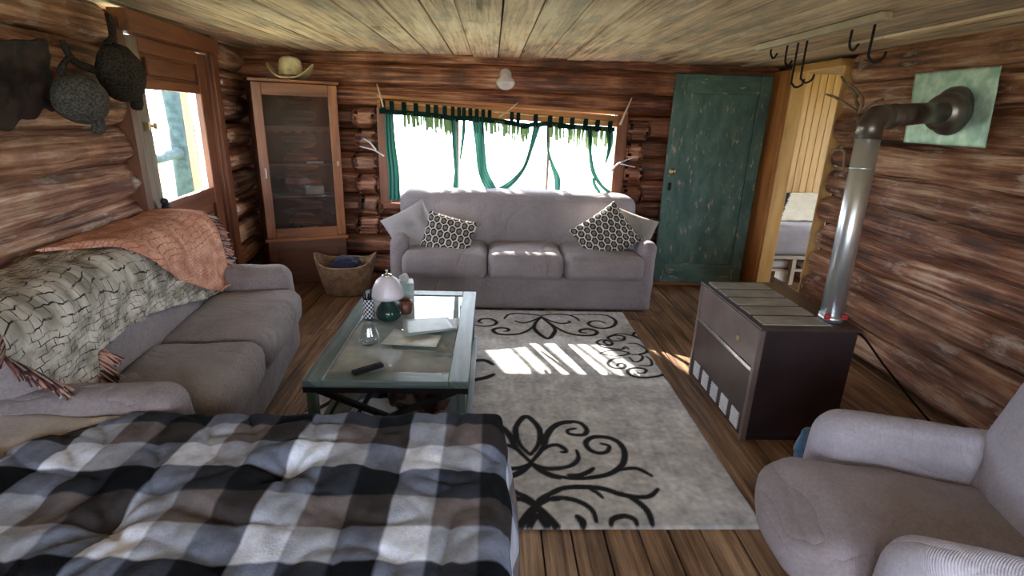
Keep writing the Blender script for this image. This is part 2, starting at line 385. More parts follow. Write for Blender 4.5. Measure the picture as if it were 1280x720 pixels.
def thing(name, label, cat, loc=(0, 0, 0), rotz=0, group=None, rot=None):
    o = bpy.data.objects.new(name, None); COL.objects.link(o); o.empty_display_size = .05
    o.location = loc; o.rotation_euler = rot if rot else (0, 0, rotz)
    o['label'] = label; o['category'] = cat
    if group: o['group'] = group
    return o
def tag(o, label, cat, group=None, kind=None):
    o['label'] = label; o['category'] = cat
    if group: o['group'] = group
    if kind: o['kind'] = kind
    return o
def struct(o): o['kind'] = 'structure'; return o
def smooth_path(pts, n=8, closed=False):
    pts = [Vector(p) for p in pts]; out = []
    K = len(pts)
    rng = range(K if closed else K - 1)
    for i in rng:
        if closed: p0, p1, p2, p3 = pts[i - 1], pts[i], pts[(i + 1) % K], pts[(i + 2) % K]
        else: p0, p1, p2, p3 = pts[max(i - 1, 0)], pts[i], pts[i + 1], pts[min(i + 2, K - 1)]
        for k in range(n):
            t = k / n
            out.append(.5 * ((2 * p1) + (p2 - p0) * t + (2 * p0 - 5 * p1 + 4 * p2 - p3) * t * t + (3 * p1 - p0 - 3 * p2 + p3) * t ** 3))
    if not closed: out.append(pts[-1])
    return out
def lerp(xs, ys, x):
    return float(np.interp(x, xs, ys))

# ------------------------------------------------------------------ camera, render look
cam_d = bpy.data.cameras.new('camera'); cam = bpy.data.objects.new('camera', cam_d); COL.objects.link(cam)
cam_d.sensor_width = 36; cam_d.lens = 18.5625; cam_d.clip_start = .05
def cam_axes(yaw, pitch, roll):
    cy, sy, cp, sp = math.cos(yaw), math.sin(yaw), math.cos(pitch), math.sin(pitch)
    f = Vector((sy * cp, cy * cp, -sp)); r = Vector((cy, -sy, 0)); u = r.cross(f); c, s = math.cos(roll), math.sin(roll)
    return c * r + s * u, -s * r + c * u, f
r_, u_, f_ = cam_axes(*[math.radians(k) for k in (2.564, 17.956, 1.868)])
mw = Matrix((r_, u_, -f_)).transposed().to_4x4(); mw.translation = (0, 0, 1.55); cam.matrix_world = mw
scene.camera = cam
scene.view_settings.view_transform = 'Standard'; scene.view_settings.look = 'None'
scene.view_settings.gamma = 1; scene.view_settings.use_curve_mapping = False
scene.view_settings.exposure = 0.36
scene.cycles.max_bounces = 10; scene.cycles.diffuse_bounces = 6; scene.cycles.transparent_max_bounces = 16
scene.cycles.caustics_reflective = False; scene.cycles.caustics_refractive = False
scene.cycles.use_denoising = True; scene.cycles.sample_clamp_indirect = 8

# ------------------------------------------------------------------ room
CEIL = 2.05; BACK = 5.1; RX = 2.52; REAR = -1.6
LA = math.radians(96.84)
LU = Vector((math.cos(LA), math.sin(LA), 0)); LV = Vector((-math.sin(LA), math.cos(LA), 0))   # along, outwards
LO = Vector((-2.0, 3.0, 0))
def LW(s, d, z): return LO + LU * s + LV * d + Vector((0, 0, z))     # left wall frame

def log(mb, a, b, r, seed, nr=18, step=.06, rough=.1, mi=0, ends=True, dome=False):
    a, b = Vector(a), Vector(b); d = b - a; L = d.length; x = d.normalized()
    up = Vector((0, 0, 1)); y = up.cross(x).normalized()
    n = max(3, int(L / step)); i = mb.nid(); vs = []; lc = []; fs = []
    prof = []
    if ends: prof = [(0.0, .72), (.012, .9), (.035, 1.0)]
    if dome: prof = [(0.0, .3), (.008, .55), (.022, .76), (.045, .91), (.08, 1.0)]
    ts = [p[0] for p in prof] + [k * L / n for k in range(1, n)] + ([L - p[0] for p in prof[::-1]])
    rr = [p[1] for p in prof] + [1] * (n - 1) + [p[1] for p in prof[::-1]]
    for t, q in zip(ts, rr):
        wob = noise.noise(Vector((t * .7, seed * 7.7, 0))) * .02
        for j in range(nr):
            an = 2 * PI * j / nr
            k = 1 + rough * noise.noise(Vector((t * 1.6, math.cos(an) * 1.1 + seed * 3, math.sin(an) * 1.1))) + rough * .45 * noise.noise(Vector((t * 6, math.cos(an) * 3 + seed, math.sin(an) * 3)))
            rad = r * q * k
            vs.append(a + x * t + y * (rad * math.cos(an)) + up * (rad * math.sin(an) + wob))
            lc.append((t + i * .9, abs(an - PI) * r + i * .31, i))
    K = len(ts)
    for k in range(K - 1):
        for j in range(nr):
            fs.append((k * nr + j, k * nr + (j + 1) % nr, (k + 1) * nr + (j + 1) % nr, (k + 1) * nr + j))
    fs.append(tuple(range(nr - 1, -1, -1))); fs.append(tuple((K - 1) * nr + j for j in range(nr)))
    mb.add(vs, fs, lc, None, mi)

PITCH = .205
ZL = [.1 + PITCH * k for k in range(10)]
# --- left wall: logs before and after the door, dark backing behind
mb = MB()
for k, z in enumerate(ZL):
    log(mb, LW(-4.75, .13, z), LW(.2 + .012 * ((k * 7) % 3 - 1), .12, z), .113, k + 1, rough=.22)
for k, z in enumerate(ZL):
    log(mb, LW(1.52, .05, z), LW(2.35, .05, z), .104, k + 31, rough=.14)
wl = mb.build('wall_left', 'log_gray'); struct(wl)
mb = MB(); R_l = Matrix.Rotation(LA, 3, 'Z')
mb.box(LW(-2.28, .2, CEIL / 2), (4.95, .06, CEIL), R_l); mb.box(LW(1.98, .14, CEIL / 2), (.92, .03, CEIL), R_l); mb.box(LW(.86, .2, 2.03), (1.4, .06, .12), R_l)
struct(mb.build('wall_left_backing', 'backing', smooth=False))
# --- back wall: window cut-out X -1.0..1.2, Z .78..1.6
WX0, WX1, WZ0, WZ1 = -1.0, 1.2, .72, 1.60
mb = MB(); mc = MB()
BACKZ = [.1, .3, .5, .7, .9, 1.1, 1.3, 1.5, 1.69, 1.87, 2.02]
for k, z in enumerate(BACKZ):
    r = .102 if k < 9 else (.115 if k == 9 else .07)
    y = BACK + .125
    if k >= 8: log(mb, (-2.5, y - (.03 if k == 9 else (-.0 if k == 8 else .03)), z), (2.75, y - (.03 if k == 9 else 0), z), r, k + 60, rough=.09)
    elif z < .75: log(mb, (-2.5, y, z), (2.75, y, z), r, k + 60, rough=.09)
    else:
        log(mb, (-2.5, y, z), (WX0 - .03, y, z), r, k + 60, rough=.09); log(mb, (WX1 + .03, y, z), (2.75, y, z), r, k + 80, rough=.09)
struct(mb.build('wall_back', 'log'))
for side, (xa, xb) in enumerate((((-1.3), -1.03), (1.23, 1.47))):
    for k, z in enumerate((.5, .7, .9, 1.1, 1.3, 1.5)):
        e = .02 * ((k * 5 + side) % 3 - 1)
        log(mc, (xa + (e if side == 0 else 0), BACK + .06, z - .04 * side), (xb + (e if side else 0), BACK + .06, z - .04 * side), .094, k + 120 + side * 9, rough=.06, step=.04, dome=True)
struct(mc.build('trim_1', 'log'))
mb = MB()
mb.box((-1.78, BACK + .22, CEIL / 2), (1.5, .06, CEIL)); mb.box((2.0, BACK + .22, CEIL / 2), (1.55, .06, CEIL))
mb.box((.1, BACK + .22, .36), (2.3, .06, .72)); mb.box((.1, BACK + .22, 1.87), (2.3, .06, .36))
struct(mb.build('wall_back_backing', 'backing', smooth=False))
# --- right wall: opening Y 4.05..4.70, Z 0..1.98
mb = MB()
for k, z in enumerate(ZL):
    z2 = z + .02
    e = .03 * ((k * 5) % 3 - 1)
    if 3 <= k <= 7:
        log(mb, (RX + .13, REAR - .1, z2), (RX + .13, -1.25, z2), .124, k + 180, rough=.16)
        log(mb, (RX + .13, .05, z2), (RX + .13, 4.02 + e, z2), .114, k + 160, rough=.24)
    else: log(mb, (RX + .13, REAR - .1, z2), (RX + .13, 4.02 + e, z2), .114, k + 160, rough=.24)
struct(mb.build('wall_right', 'log_gray'))
mb = MB()
mb.box((RX + .15, 2.04, CEIL / 2), (.08, 3.96, CEIL)); mb.box((RX + .15, -1.5, CEIL / 2), (.08, .5, CEIL)); mb.box((RX + .15, -.6, .31), (.08, 1.4, .62)); mb.box((RX + .15, -.6, 1.86), (.08, 1.4, .4)); mb.box((RX + .15, 5.08, CEIL / 2), (.08, .5, CEIL)); mb.box((RX + .15, 4.4, 2.03), (.08, .9, .08))
struct(mb.build('wall_right_backing', 'backing', smooth=False))
# --- rear wall (behind the camera) with two window openings
mb = MB()
mb.box((.3, REAR - .1, .35), (6.2, .1, .7)); mb.box((.3, REAR - .1, 1.93), (6.2, .1, .3))
mb.box((-2.3, REAR - .1, 1.24), (1.5, .1, 1.1)); mb.box((-.2, REAR - .1, 1.24), (.5, .1, 1.1)); mb.box((2.12, REAR - .1, 1.24), (2.3, .1, 1.1))
struct(mb.build('wall_rear', 'wall_plain', smooth=False))
# --- floor planks
mb = MB(); x = -2.9; k = 0
while x < 4.6:
    w = .118 + .012 * ((k * 7) % 3)
    y = REAR - .2 + ((k * 37) % 10) * -.2
    while y < 6:
        L = 2.6 + ((k * 13) % 7) * .25
        y1 = min(y + L, 6.0)
        if y1 > REAR - .3:
            ya = max(y, REAR - .3); mb.box((x + w / 2, (ya + y1) / 2, -.02), (w - .006, y1 - ya - .003, .04), grain=1)
        y = y1
        if y >= 6: break
    x += w; k += 1
struct(mb.build('floor', 'floor', smooth=False, bevel=.002))
mb = MB(); mb.box((.9, 2.2, -.06), (7.6, 8, .03)); struct(mb.build('floor_underlay', 'backing', smooth=False))
# --- ceiling boards
mb = MB(); x = -2.6; k = 0
while x < 2.9:
    w = (.21, .17, .23, .19, .215)[k % 5]
    y = REAR - .2; 
    segs = [y, 5.4] if k % 3 else [y, 3.3 + (k % 4) * .3, 5.4]
    for a, b in zip(segs, segs[1:]):
        dz = .004 * ((k * 5) % 4)
        mb.box((x + w / 2, (a + b) / 2, CEIL + .012 + dz), (w - .009, b - a - .006, .024), grain=1)
    x += w; k += 1
struct(mb.build('ceiling', 'ceil', smooth=False, bevel=.002))
mb = MB(); mb.box((.0, 1.8, CEIL + .09), (5.8, 7.2, .08)); struct(mb.build('roof', 'backing', smooth=False))

# --- window 1
w1 = thing('window_1', 'long window', 'window'); del w1['label']; del w1['category']; struct(w1)
mb = MB(); fy = BACK + .04
mb.box((WX0 + .0, fy, (WZ0 + WZ1) / 2), (.1, .14, WZ1 - WZ0)); mb.box((WX1 + .0, fy, (WZ0 + WZ1) / 2), (.1, .14, WZ1 - WZ0))
mb.box((.1, fy, WZ0 - .01), (2.24, .2, .05))
mb.build('window_frame', 'door', w1, smooth=False, bevel=.004)
mb = MB(); mb.box((.1, BACK + .02, 1.575), (2.3, .03, .1), Matrix.Rotation(math.radians(1.9), 3, 'Y'), 0); mb.box((.1, BACK + .1, 1.65), (2.3, .2, .03), Matrix.Rotation(math.radians(1.9), 3, 'Y'), 0); mb.build('header_board', 'jamb', w1, smooth=False, bevel=.003)
mb = MB()
for X in (-.33, .54): mb.box((X, BACK + .12, (WZ0 + WZ1) / 2), (.022, .04, WZ1 - WZ0))
mb.build('mullion', 'greywood', w1, smooth=False)
mb = MB(); mb.box((.1, BACK + .12, (WZ0 + WZ1) / 2), (2.1, .004, WZ1 - WZ0)); mb.build('window_pane', 'glasswin', w1, smooth=False)

# --- door 1 (left wall, red brown, half glazed), door frame
d1 = thing('door_1', 'door', 'door', tuple(LO), LA); del d1['label']; del d1['category']; struct(d1)
GX0, GX1, GZ0, GZ1 = .41, 1.24, .96, 1.64
mb = MB()
mb.box(((.22 + GX0) / 2, .03, .97), (GX0 - .22, .045, 1.9), grain=2)
mb.build('lock_stile', 'greywood', d1, smooth=False, bevel=.004)
mb = MB()
mb.box(((GX1 + 1.4) / 2, .03, .97), (1.4 - GX1, .045, 1.9), grain=2)
mb.box((.825, .03, 1.885), (.83, .044, .09), grain=0); mb.box((.825, .03, 1.67), (.83, .044, .06), grain=0); mb.box((.825, .03, .9), (.83, .044, .12), grain=0)
mb.box((.825, .03, .12), (.83, .044, .2), grain=0); mb.box((.825, .04, 1.77), (.83, .02, .16), grain=0); mb.box((.825, .04, .5), (.83, .02, .7), grain=0)
mb.box((.825, .02, 1.77), (.7, .03, .1), grain=0); mb.box((.825, .02, .53), (.7, .03, .5), grain=0)
mb.build('door_leaf', 'door', d1, smooth=False, bevel=.006)
mb = MB(); mb.box((.825, .035, 1.3), (.84, .004, .7)); mb.build('door_pane', 'glasswin', d1, smooth=False)
mb = MB()
mb.box((1.46, .0, 1.0), (.11, .09, 1.98), grain=2); mb.box((.86, -.01, 1.985), (1.32, .1, .11), grain=0); mb.box((1.39, .01, 1.0), (.02, .06, 1.9), grain=2)
mb.build('door_frame', 'door', d1, smooth=False, bevel=.006)
mb = MB(); mb.box((.2, .1, 1.0), (.07, .22, 1.98), grain=2); mb.build('door_post', 'cabdark', d1, smooth=False)
mb = MB(); mb.box((.37, 0, 1.43), (.08, .02, .02)); mb.box((.335, -.005, 1.43), (.02, .03, .05)); mb.box((.42, -.01, 1.43), (.012, .02, .035)); mb.build('door_latch', 'brass', d1, smooth=False, bevel=.003)

# --- opening in the right wall: jamb boards and the room beyond
mb = MB()
mb.box((RX + .0, 4.84, 1.0), (.04, .27, 2.0), grain=2)
struct(mb.build('trim_2', 'jamb', smooth=False, bevel=.004))
mb = MB()
mb.box((RX + .06, 4.69, 1.0), (.13, .025, 1.98), grain=2); mb.box((RX + .08, 4.06, 1.0), (.1, .012, 1.98), grain=2); mb.box((RX + .04, 4.37, 2.0), (.12, .66, .05), grain=1)
struct(mb.build('trim_3', 'pine', smooth=False, bevel=.004))
mb = MB()
for k in range(14): mb.box((2.62 + .075 * k + .0375, 5.62, 1.02), (.071, .03, 2.1), grain=2)
struct(mb.build('wall_beyond', 'pine', smooth=False, bevel=.004))
mb = MB()
mb.box((3.12, 5.66, 1.02), (1.1, .03, 2.1)); mb.box((4.3, 5.65, 1.02), (1.3, .06, 2.1)); mb.box((4.75, 5.2, 1.02), (.06, .9, 2.1)); mb.box((4.75, 3.2, 1.02), (.06, .6, 2.1)); mb.box((4.75, 4.1, .35), (.06, 1.4, .7)); mb.box((4.75, 4.1, 1.95), (.06, 1.4, .2))
mb.box((3.7, 2.95, 1.02), (2.15, .06, 2.1))
struct(mb.build('wall_side_room', 'wall_plain', smooth=False))
mb = MB(); mb.box((3.8, 4.3, CEIL + .03), (2.1, 2.8, .05)); struct(mb.build('ceiling_side_room', 'wall_plain', smooth=False))

# --- green door folded back against the back wall
gd = thing('door_2', 'x', 'x'); del gd['label']; del gd['category']; struct(gd)
A_ = Vector((1.60, 4.93, 0)); B_ = Vector((2.44, 4.87, 0)); dx = (B_ - A_).normalized(); gw = (B_ - A_).length
gd.location = A_; gd.rotation_euler.z = math.atan2(dx.y, dx.x)
mb = MB(); zb, zt = .05, 1.955
mb.box((.05, 0, (zb + zt) / 2), (.1, .04, zt - zb), grain=2); mb.box((gw - .05, 0, (zb + zt) / 2), (.1, .04, zt - zb), grain=2)
mb.box((gw / 2, 0, zt - .08), (gw - .2, .04, .16), grain=0); mb.box((gw / 2, 0, zb + .1), (gw - .2, .04, .2), grain=0)
mb.box((gw / 2, .008, 1.0), (gw - .2, .02, 1.7), grain=2)
mb.build('door_leaf', 'teal', gd, smooth=False, bevel=.006)
mb = MB(); mb.lathe([(0, 0), (.014, 0), (.014, .02), (.03, .03), (.032, .045), (.02, .06), (0, .062)], n=16)
kb = mb.build('door_knob', 'brass', gd); kb.rotation_euler.x = PI / 2; kb.location = (.055, -.02, 1.12)
mb = MB(); mb.box((.055, -.022, .98), (.03, .01, .07)); mb.build('keyhole_plate', 'blackiron', gd, smooth=False, bevel=.003)
mb = MB(); mb.box((2.0, 5.0, .04), (1.0, .04, .08), grain=0); struct(mb.build('baseboard_back', 'jamb', smooth=False))

# ------------------------------------------------------------------ outside
mb = MB()
mb.grid(lambda u, v: Vector((-30 + 60 * u, -30 + 70 * v, -.35 + .08 * noise.noise(Vector((u * 12, v * 12, 0))))), 40, 40)
struct(mb.build('ground', 'ground'))
t = thing('tree', 'blue-grey tree trunk with short branches outside the glazed door', 'tree', (-5.0, 9.0011, -0.3))
mb = MB(); mb.tube([(0, 0, 0), (.02, .02, 1.5), (-.05, .03, 3.0), (0, 0, 5.5)], [.2, .18, .17, .1], 12); mb.build('trunk', 'bark', t)
mb = MB(); mb.tube([(0, 0, 1.15), (.1, -.9, 1.1), (.2, -1.25, 1.18)], [.09, .07, .04], 8); mb.build('branch', 'bark', t)
mb = MB(); mb.tube([(0, 0, 2.6), (.1, .6, 2.1), (.2, .9, 1.55)], [.1, .07, .02], 8); mb.build('branch', 'bark', t)
for k, s_ in enumerate((-.52, -.40, -.27, -.14, -.03, .07)):  # unseen stems added to stripe the sun patch on the rug
    xx = s_ - 2.75; mb = MB(); mb.tube([(xx, 12, -.4), (xx + .004, 12, 4.0), (xx, 12, 9)], [.034, .03, .022], 8)
    tag(mb.build('sun_stripe_stem', 'bark'), 'added bare sapling, unseen, that stripes the sunlight through the long window', 'tree', 'added sun-striping saplings outside the long window')
for xx, rr in ((-2.42, .17), (-3.62, .17)):  # added trunks, out of view, shading either side of the striped patch
    t2 = thing('tree', 'added tall tree trunk, unseen, that blocks sun through the long window', 'tree', (xx, 12, -.4), group='added sun-blocking trunks outside the long window')
    mb = MB(); mb.tube([(0, 0, 0), (0, 0, 5), (0, 0, 10)], [rr, rr * .96, rr * .8], 12); mb.build('trunk', 'bark', t2)
    mb = MB(); mb.tube([(0, 0, 8), (-.4, .5, 9), (-.9, .9, 9.4)], [.07, .05, .02], 7); mb.build('branch', 'bark', t2)
mb = MB()
px = (-4.2, 7.7966, 1.157)
mb.box((px[0], px[1] , 1.0), (.07, .07, 3.2), grain=2)
tag(mb.build('porch_post', 'jamb', smooth=False), 'thin orange wooden porch post outside the glazed door', 'post')

# ------------------------------------------------------------------ sofas
def sofa(name, label, loc, rotz, W, D, ncush, mat, seat_mat=None, arm_w=.2, seat_z=.47, arm_z=.6, back_z=.88, lean=.06, yb=.46, armdrop=.25, cuts=None, cat='sofa', front=-.02, seed=0, armr=.085, backx=None, wr=.009, base_front=.04):
    t = thing(name, label, cat, loc, rotz)
    seat_mat = seat_mat or mat
    mb = MB()
    mb.soft((W / 2, (D + base_front) / 2, .15), (W - .02, D - base_front, .29), r=.035, bulge=(0, .01, 0), nz=wr, nf=3, N_=20, seed=seed)
    mb.build('base', mat, t)
    for i in (0, 1):
        x = arm_w / 2 if i == 0 else W - arm_w / 2
        mb = MB(); mb.soft((x, (D - .04 + .03) / 2 + .0, arm_z / 2 + .02), (arm_w, D - .1, arm_z - .04), r=armr, bulge=(.012, .01, .012), nz=wr, nf=4, N_=18, seed=seed + 3 + i)
        mb.build('arm', mat, t)
    cuts = cuts or [arm_w + (W - 2 * arm_w) * k / ncush for k in range(ncush + 1)]
    for k in range(ncush):
        a, b = cuts[k], cuts[k + 1]; mb = MB()
        mb.soft(((a + b) / 2, (front + yb + .04) / 2, seat_z - .1), (b - a - .004, yb + .04 - front, .21), r=.065, bulge=(0, .025, .02), nz=wr, nf=4.5, N_=20, seed=seed + 7 + k)
        mb.build('seat_cushion', seat_mat, t)
    bx0, bx1 = backx or (.06, W - .06)
    mb = MB(); th = D - yb - .02
    def wp(q):
        h = (q.z + .35) / .7
        q = q.copy(); q.y += lean * max(0, h) - .0; return q
    mb.soft(((bx0 + bx1) / 2, yb + th / 2, (back_z + .2) / 2), (bx1 - bx0, th - lean * .8, back_z - .2), r=.11, bulge=(0, .03, .012), nz=wr, nf=2.6, N_=26, warp=wp, seed=seed + 20)
    mb.build('backrest', mat, t)
    return t

big = sofa('sofa', 'long three-seat sofa in grey slipcover under the back wall window', (-.82, 4.14, 0), 0, 2.2, .93, 3, 'sofa', arm_w=.14, seat_z=.485, arm_z=.6, back_z=.9, lean=.05, yb=.5, cuts=[.1, .8, 1.43, 2.1], front=-.03, seed=1, armr=.065, backx=(-.0, 2.14))
left = sofa('sofa', 'two-seat taupe sofa by the left wall with a throw over its back', (-1.03, 1.63, 0), LA, 1.78, .8, 2, 'sofa2', arm_w=.2, seat_z=.48, arm_z=.6, back_z=.89, lean=.04, yb=.44, cuts=[.18, .8, 1.6], front=-.03, seed=5, armr=.08)

# armchair
CA = math.atan2(-.96, -.29)
ac = thing('armchair', 'grey slipcovered armchair beside the stove in the near right corner', 'armchair', (1.215, 1.70, 0), CA)
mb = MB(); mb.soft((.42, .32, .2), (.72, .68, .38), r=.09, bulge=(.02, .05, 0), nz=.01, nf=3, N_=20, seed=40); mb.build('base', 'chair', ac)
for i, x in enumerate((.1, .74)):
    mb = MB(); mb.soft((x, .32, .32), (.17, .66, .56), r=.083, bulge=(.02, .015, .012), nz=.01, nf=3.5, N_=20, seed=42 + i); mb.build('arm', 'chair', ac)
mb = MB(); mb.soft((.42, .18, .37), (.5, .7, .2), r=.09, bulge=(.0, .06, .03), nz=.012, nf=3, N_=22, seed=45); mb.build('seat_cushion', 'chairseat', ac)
mb = MB()
mb.soft((.42, .555, .56), (.78, .26, .7), r=.11, bulge=(.02, .05, .03), nz=.014, nf=3, N_=22, seed=46, warp=lambda q: Vector((q.x, q.y + .22 * (q.z + .3), q.z))); mb.build('backrest', 'chair', ac)

# ------------------------------------------------------------------ pillows
def pillow_fn(w, h, th, seed, pinch=.07):
    def fn(u, v, sg):
        a, b = 2 * u - 1, 2 * v - 1
        px = a * (1 - pinch * (1 - b * b) * abs(a)); py = b * (1 - pinch * (1 - a * a) * abs(b))
        t = ((1 - a ** 4) * (1 - b ** 4)); t = max(0, t) ** .55
        z = sg * th / 2 * t
        n = noise.noise(Vector((px * 2.2 + seed, py * 2.2, sg * .3))) * .012 * t + noise.noise(Vector((px * 6 + seed, py * 5, sg))) * .005 * t
        return Vector((px * w / 2, py * h / 2, z + n))
    return fn
def hexcol(x, y, s=.06):
    # interlocking rounded hexagons: cream outline, black ring, taupe heart
    best = 9; 
    sy = s * 1.25
    for r in (math.floor(y / (sy * .78)) - 1, math.floor(y / (sy * .78)), math.floor(y / (sy * .78)) + 1, math.floor(y / (sy * .78)) + 2):
        ox = (r % 2) * .5 * s; cy = r * sy * .78
        cx = round((x - ox) / s) * s + ox
        dx, dy = abs(x - cx) / (s * .5), abs(y - cy) / (sy * .5)
        d = max(dx, dx * .5 + dy * .87)
        best = min(best, d)
    if best > .8: return (.68, .64, .58)
    if best > .46: return (.02, .017, .018)
    return (.2, .175, .16)
def pillow(name, label, loc, rot, w, h, th, mat, seed, hexa=False, group=None):
    mb = MB(); fn = pillow_fn(w, h, th, seed); n = 90 if hexa else 26
    for sg in (1, -1):
        col = (lambda u, v: hexcol((u - .5) * w, (v - .5) * h)) if hexa and sg > 0 else ((.6, .56, .5) if hexa else None)
        mb.grid(lambda u, v: fn(u, v, sg), n if sg > 0 else 26, n if sg > 0 else 26, col)
        if sg < 0: k = 27 * 27; nf = 26 * 26; mb.f[-nf:] = [f[::-1] for f in mb.f[-nf:]]
    o = mb.build(name, mat); o.location = loc
    o.rotation_euler = rot
    return tag(o, label, 'cushion', group)
def rot_from(normal, roll):
    z = Vector(normal).normalized(); x = Vector((0, 0, 1)).cross(z).normalized(); y = z.cross(x)
    R = Matrix((x, y, z)).transposed() @ Matrix.Rotation(roll, 3, 'Z')
    return R.to_euler()
pl = [('grey', (-0.6596, 4.44, 0.607)), ('patl', (-0.3558, 4.36, 0.5764)), ('patr', (0.9781, 4.38, 0.617)), ('gr', (1.2079, 4.5, 0.6105))]
pillow('cushion', 'plain grey cushion leaning on its corner at the left sofa arm', pl[0][1], rot_from((.12, -1, .35), math.radians(28)), .4, .4, .13, 'graypillow', 1)
pillow('cushion', 'black and cream hexagon cushion standing upright at the left end of the long sofa', pl[1][1], rot_from((-.05, -1, .42), math.radians(-13)), .43, .36, .13, 'mattecol', 2, True)
pillow('cushion', 'hexagon-patterned cushion tilted on its corner at the right end of the long sofa', pl[2][1], rot_from((-.12, -1, .5), math.radians(37)), .47, .42, .12, 'mattecol', 3, True)
pillow('cushion', 'plain taupe cushion behind the tilted hexagon cushion', pl[3][1], rot_from((-.1, -1, .35), math.radians(-18)), .42, .38, .13, 'beigepillow', 4)

# ------------------------------------------------------------------ throw blanket over the left sofa (sofa-local coordinates)
def sp(x, t, off=.02):
    """point over the sofa back: t=0 at the wall, .2.. front edge of the top, then down the face"""
    o = off
    if t < .2: p = Vector((x, .78 - t, .90 + o))
    elif t < .3:
        a = (t - .2) / .1 * PI / 2
        p = Vector((x, .58 - math.sin(a) * (.09 + o), .81 + math.cos(a) * (.09 + o)))
    else:
        d = t - .3; p = Vector((x, .49 - o - d * .09, .81 - d))
        if p.z < .5:
            e = .5 - p.z; p = Vector((x, p.y - e * .9, .5 + o * .3))
    return p
th_ = thing('throw_blanket', 'fringed throw with terracotta side folded over its grey patterned side on the left sofa', 'blanket', (-1.03, 1.63, 0), LA)
gb = [(0.08, 0.323), (0.113, 0.501), (0.338, 0.624), (0.372, 0.49), (0.585, 0.468), (0.814, 0.481), (1.09, 0.541), (1.518, 0.671)]
gx = [.04, .13, .22, .36, .42, .62, .85, 1.12, 1.52]; gt = [.3, .42, .52, .58, .48, .46, .48, .54, .65]
def gray(u, v):
    x = .04 + 1.5 * u; b = lerp(gx, gt, x); t = b * v
    f = .018 * noise.noise(Vector((x * 5 + v * 3, v * 2, 1))) + .012 * math.sin(x * 34 + v * 9) * v * .6 + .008 * noise.noise(Vector((x * 16, v * 9, 4)))
    return sp(x - .10 * v * (1 - u), t, .04 + f)
mb = MB(); mb.grid(gray, 110, 50, lcf=lambda u, v: (1.5 * u, v * lerp(gx, gt, .04 + 1.5 * u), 0)); mb.build('grey_side', 'throwgray', th_, solid=.006)
tx = [.66, .72, .8, .97, 1.21, 1.54, 1.66]; tt = [.02, .12, .25, .36, .50, .64, .66]
def terra(u, v):
    x = .66 + .98 * u; b = lerp(tx, tt, x); t = b * v
    f = .014 * noise.noise(Vector((x * 6, v * 3, 8))) + .01 * math.sin(x * 22 - v * 6) * v
    return sp(x + .02 * v, t, .062 + f)
mb = MB(); mb.grid(terra, 80, 44, lcf=lambda u, v: (.98 * u, v * lerp(tx, tt, .66 + .98 * u), 3)); mb.build('terracotta_side', 'throworange', th_, solid=.006)
def fringe(fn, us, vs, dirf, n, cols, ln=.07):
    mb = MB(); rnd = random.Random(3)
    for k in range(n):
        s_ = k / (n - 1); u = us(s_); v = vs(s_); p = fn(u, v); d = dirf(s_)
        for q in range(2):
            e = Vector((rnd.uniform(-.02, .02), rnd.uniform(-.014, .004), rnd.uniform(-.012, .012)))
            L = ln * rnd.uniform(.7, 1.2)
            a = p + Vector((0, -.004, 0)); m_ = a + d * L * .5 + e * .5; z_ = a + d * L + e
            mb.tube([a, m_, z_], [.005, .004, .0025], 5, col=cols[rnd.randrange(len(cols))])
    return mb
fc = [(.22, .1, .085), (.42, .35, .3), (.07, .035, .04), (.55, .3, .22)]
mb = fringe(gray, lambda s_: s_ * .27, lambda s_: 1.0, lambda s_: Vector((-.3 + .5 * s_, -.5, -.65)), 150, fc, .09)
mb2 = fringe(gray, lambda s_: 0.0, lambda s_: .3 + .7 * s_, lambda s_: Vector((-1, -.15, -.3)), 110, fc, .07)
mb3 = fringe(terra, lambda s_: 1.0, lambda s_: s_, lambda s_: Vector((.85, -.15, -.4)), 150, fc, .085)
for q in (mb, mb2, mb3): q.build('fringe', 'fringe', th_)

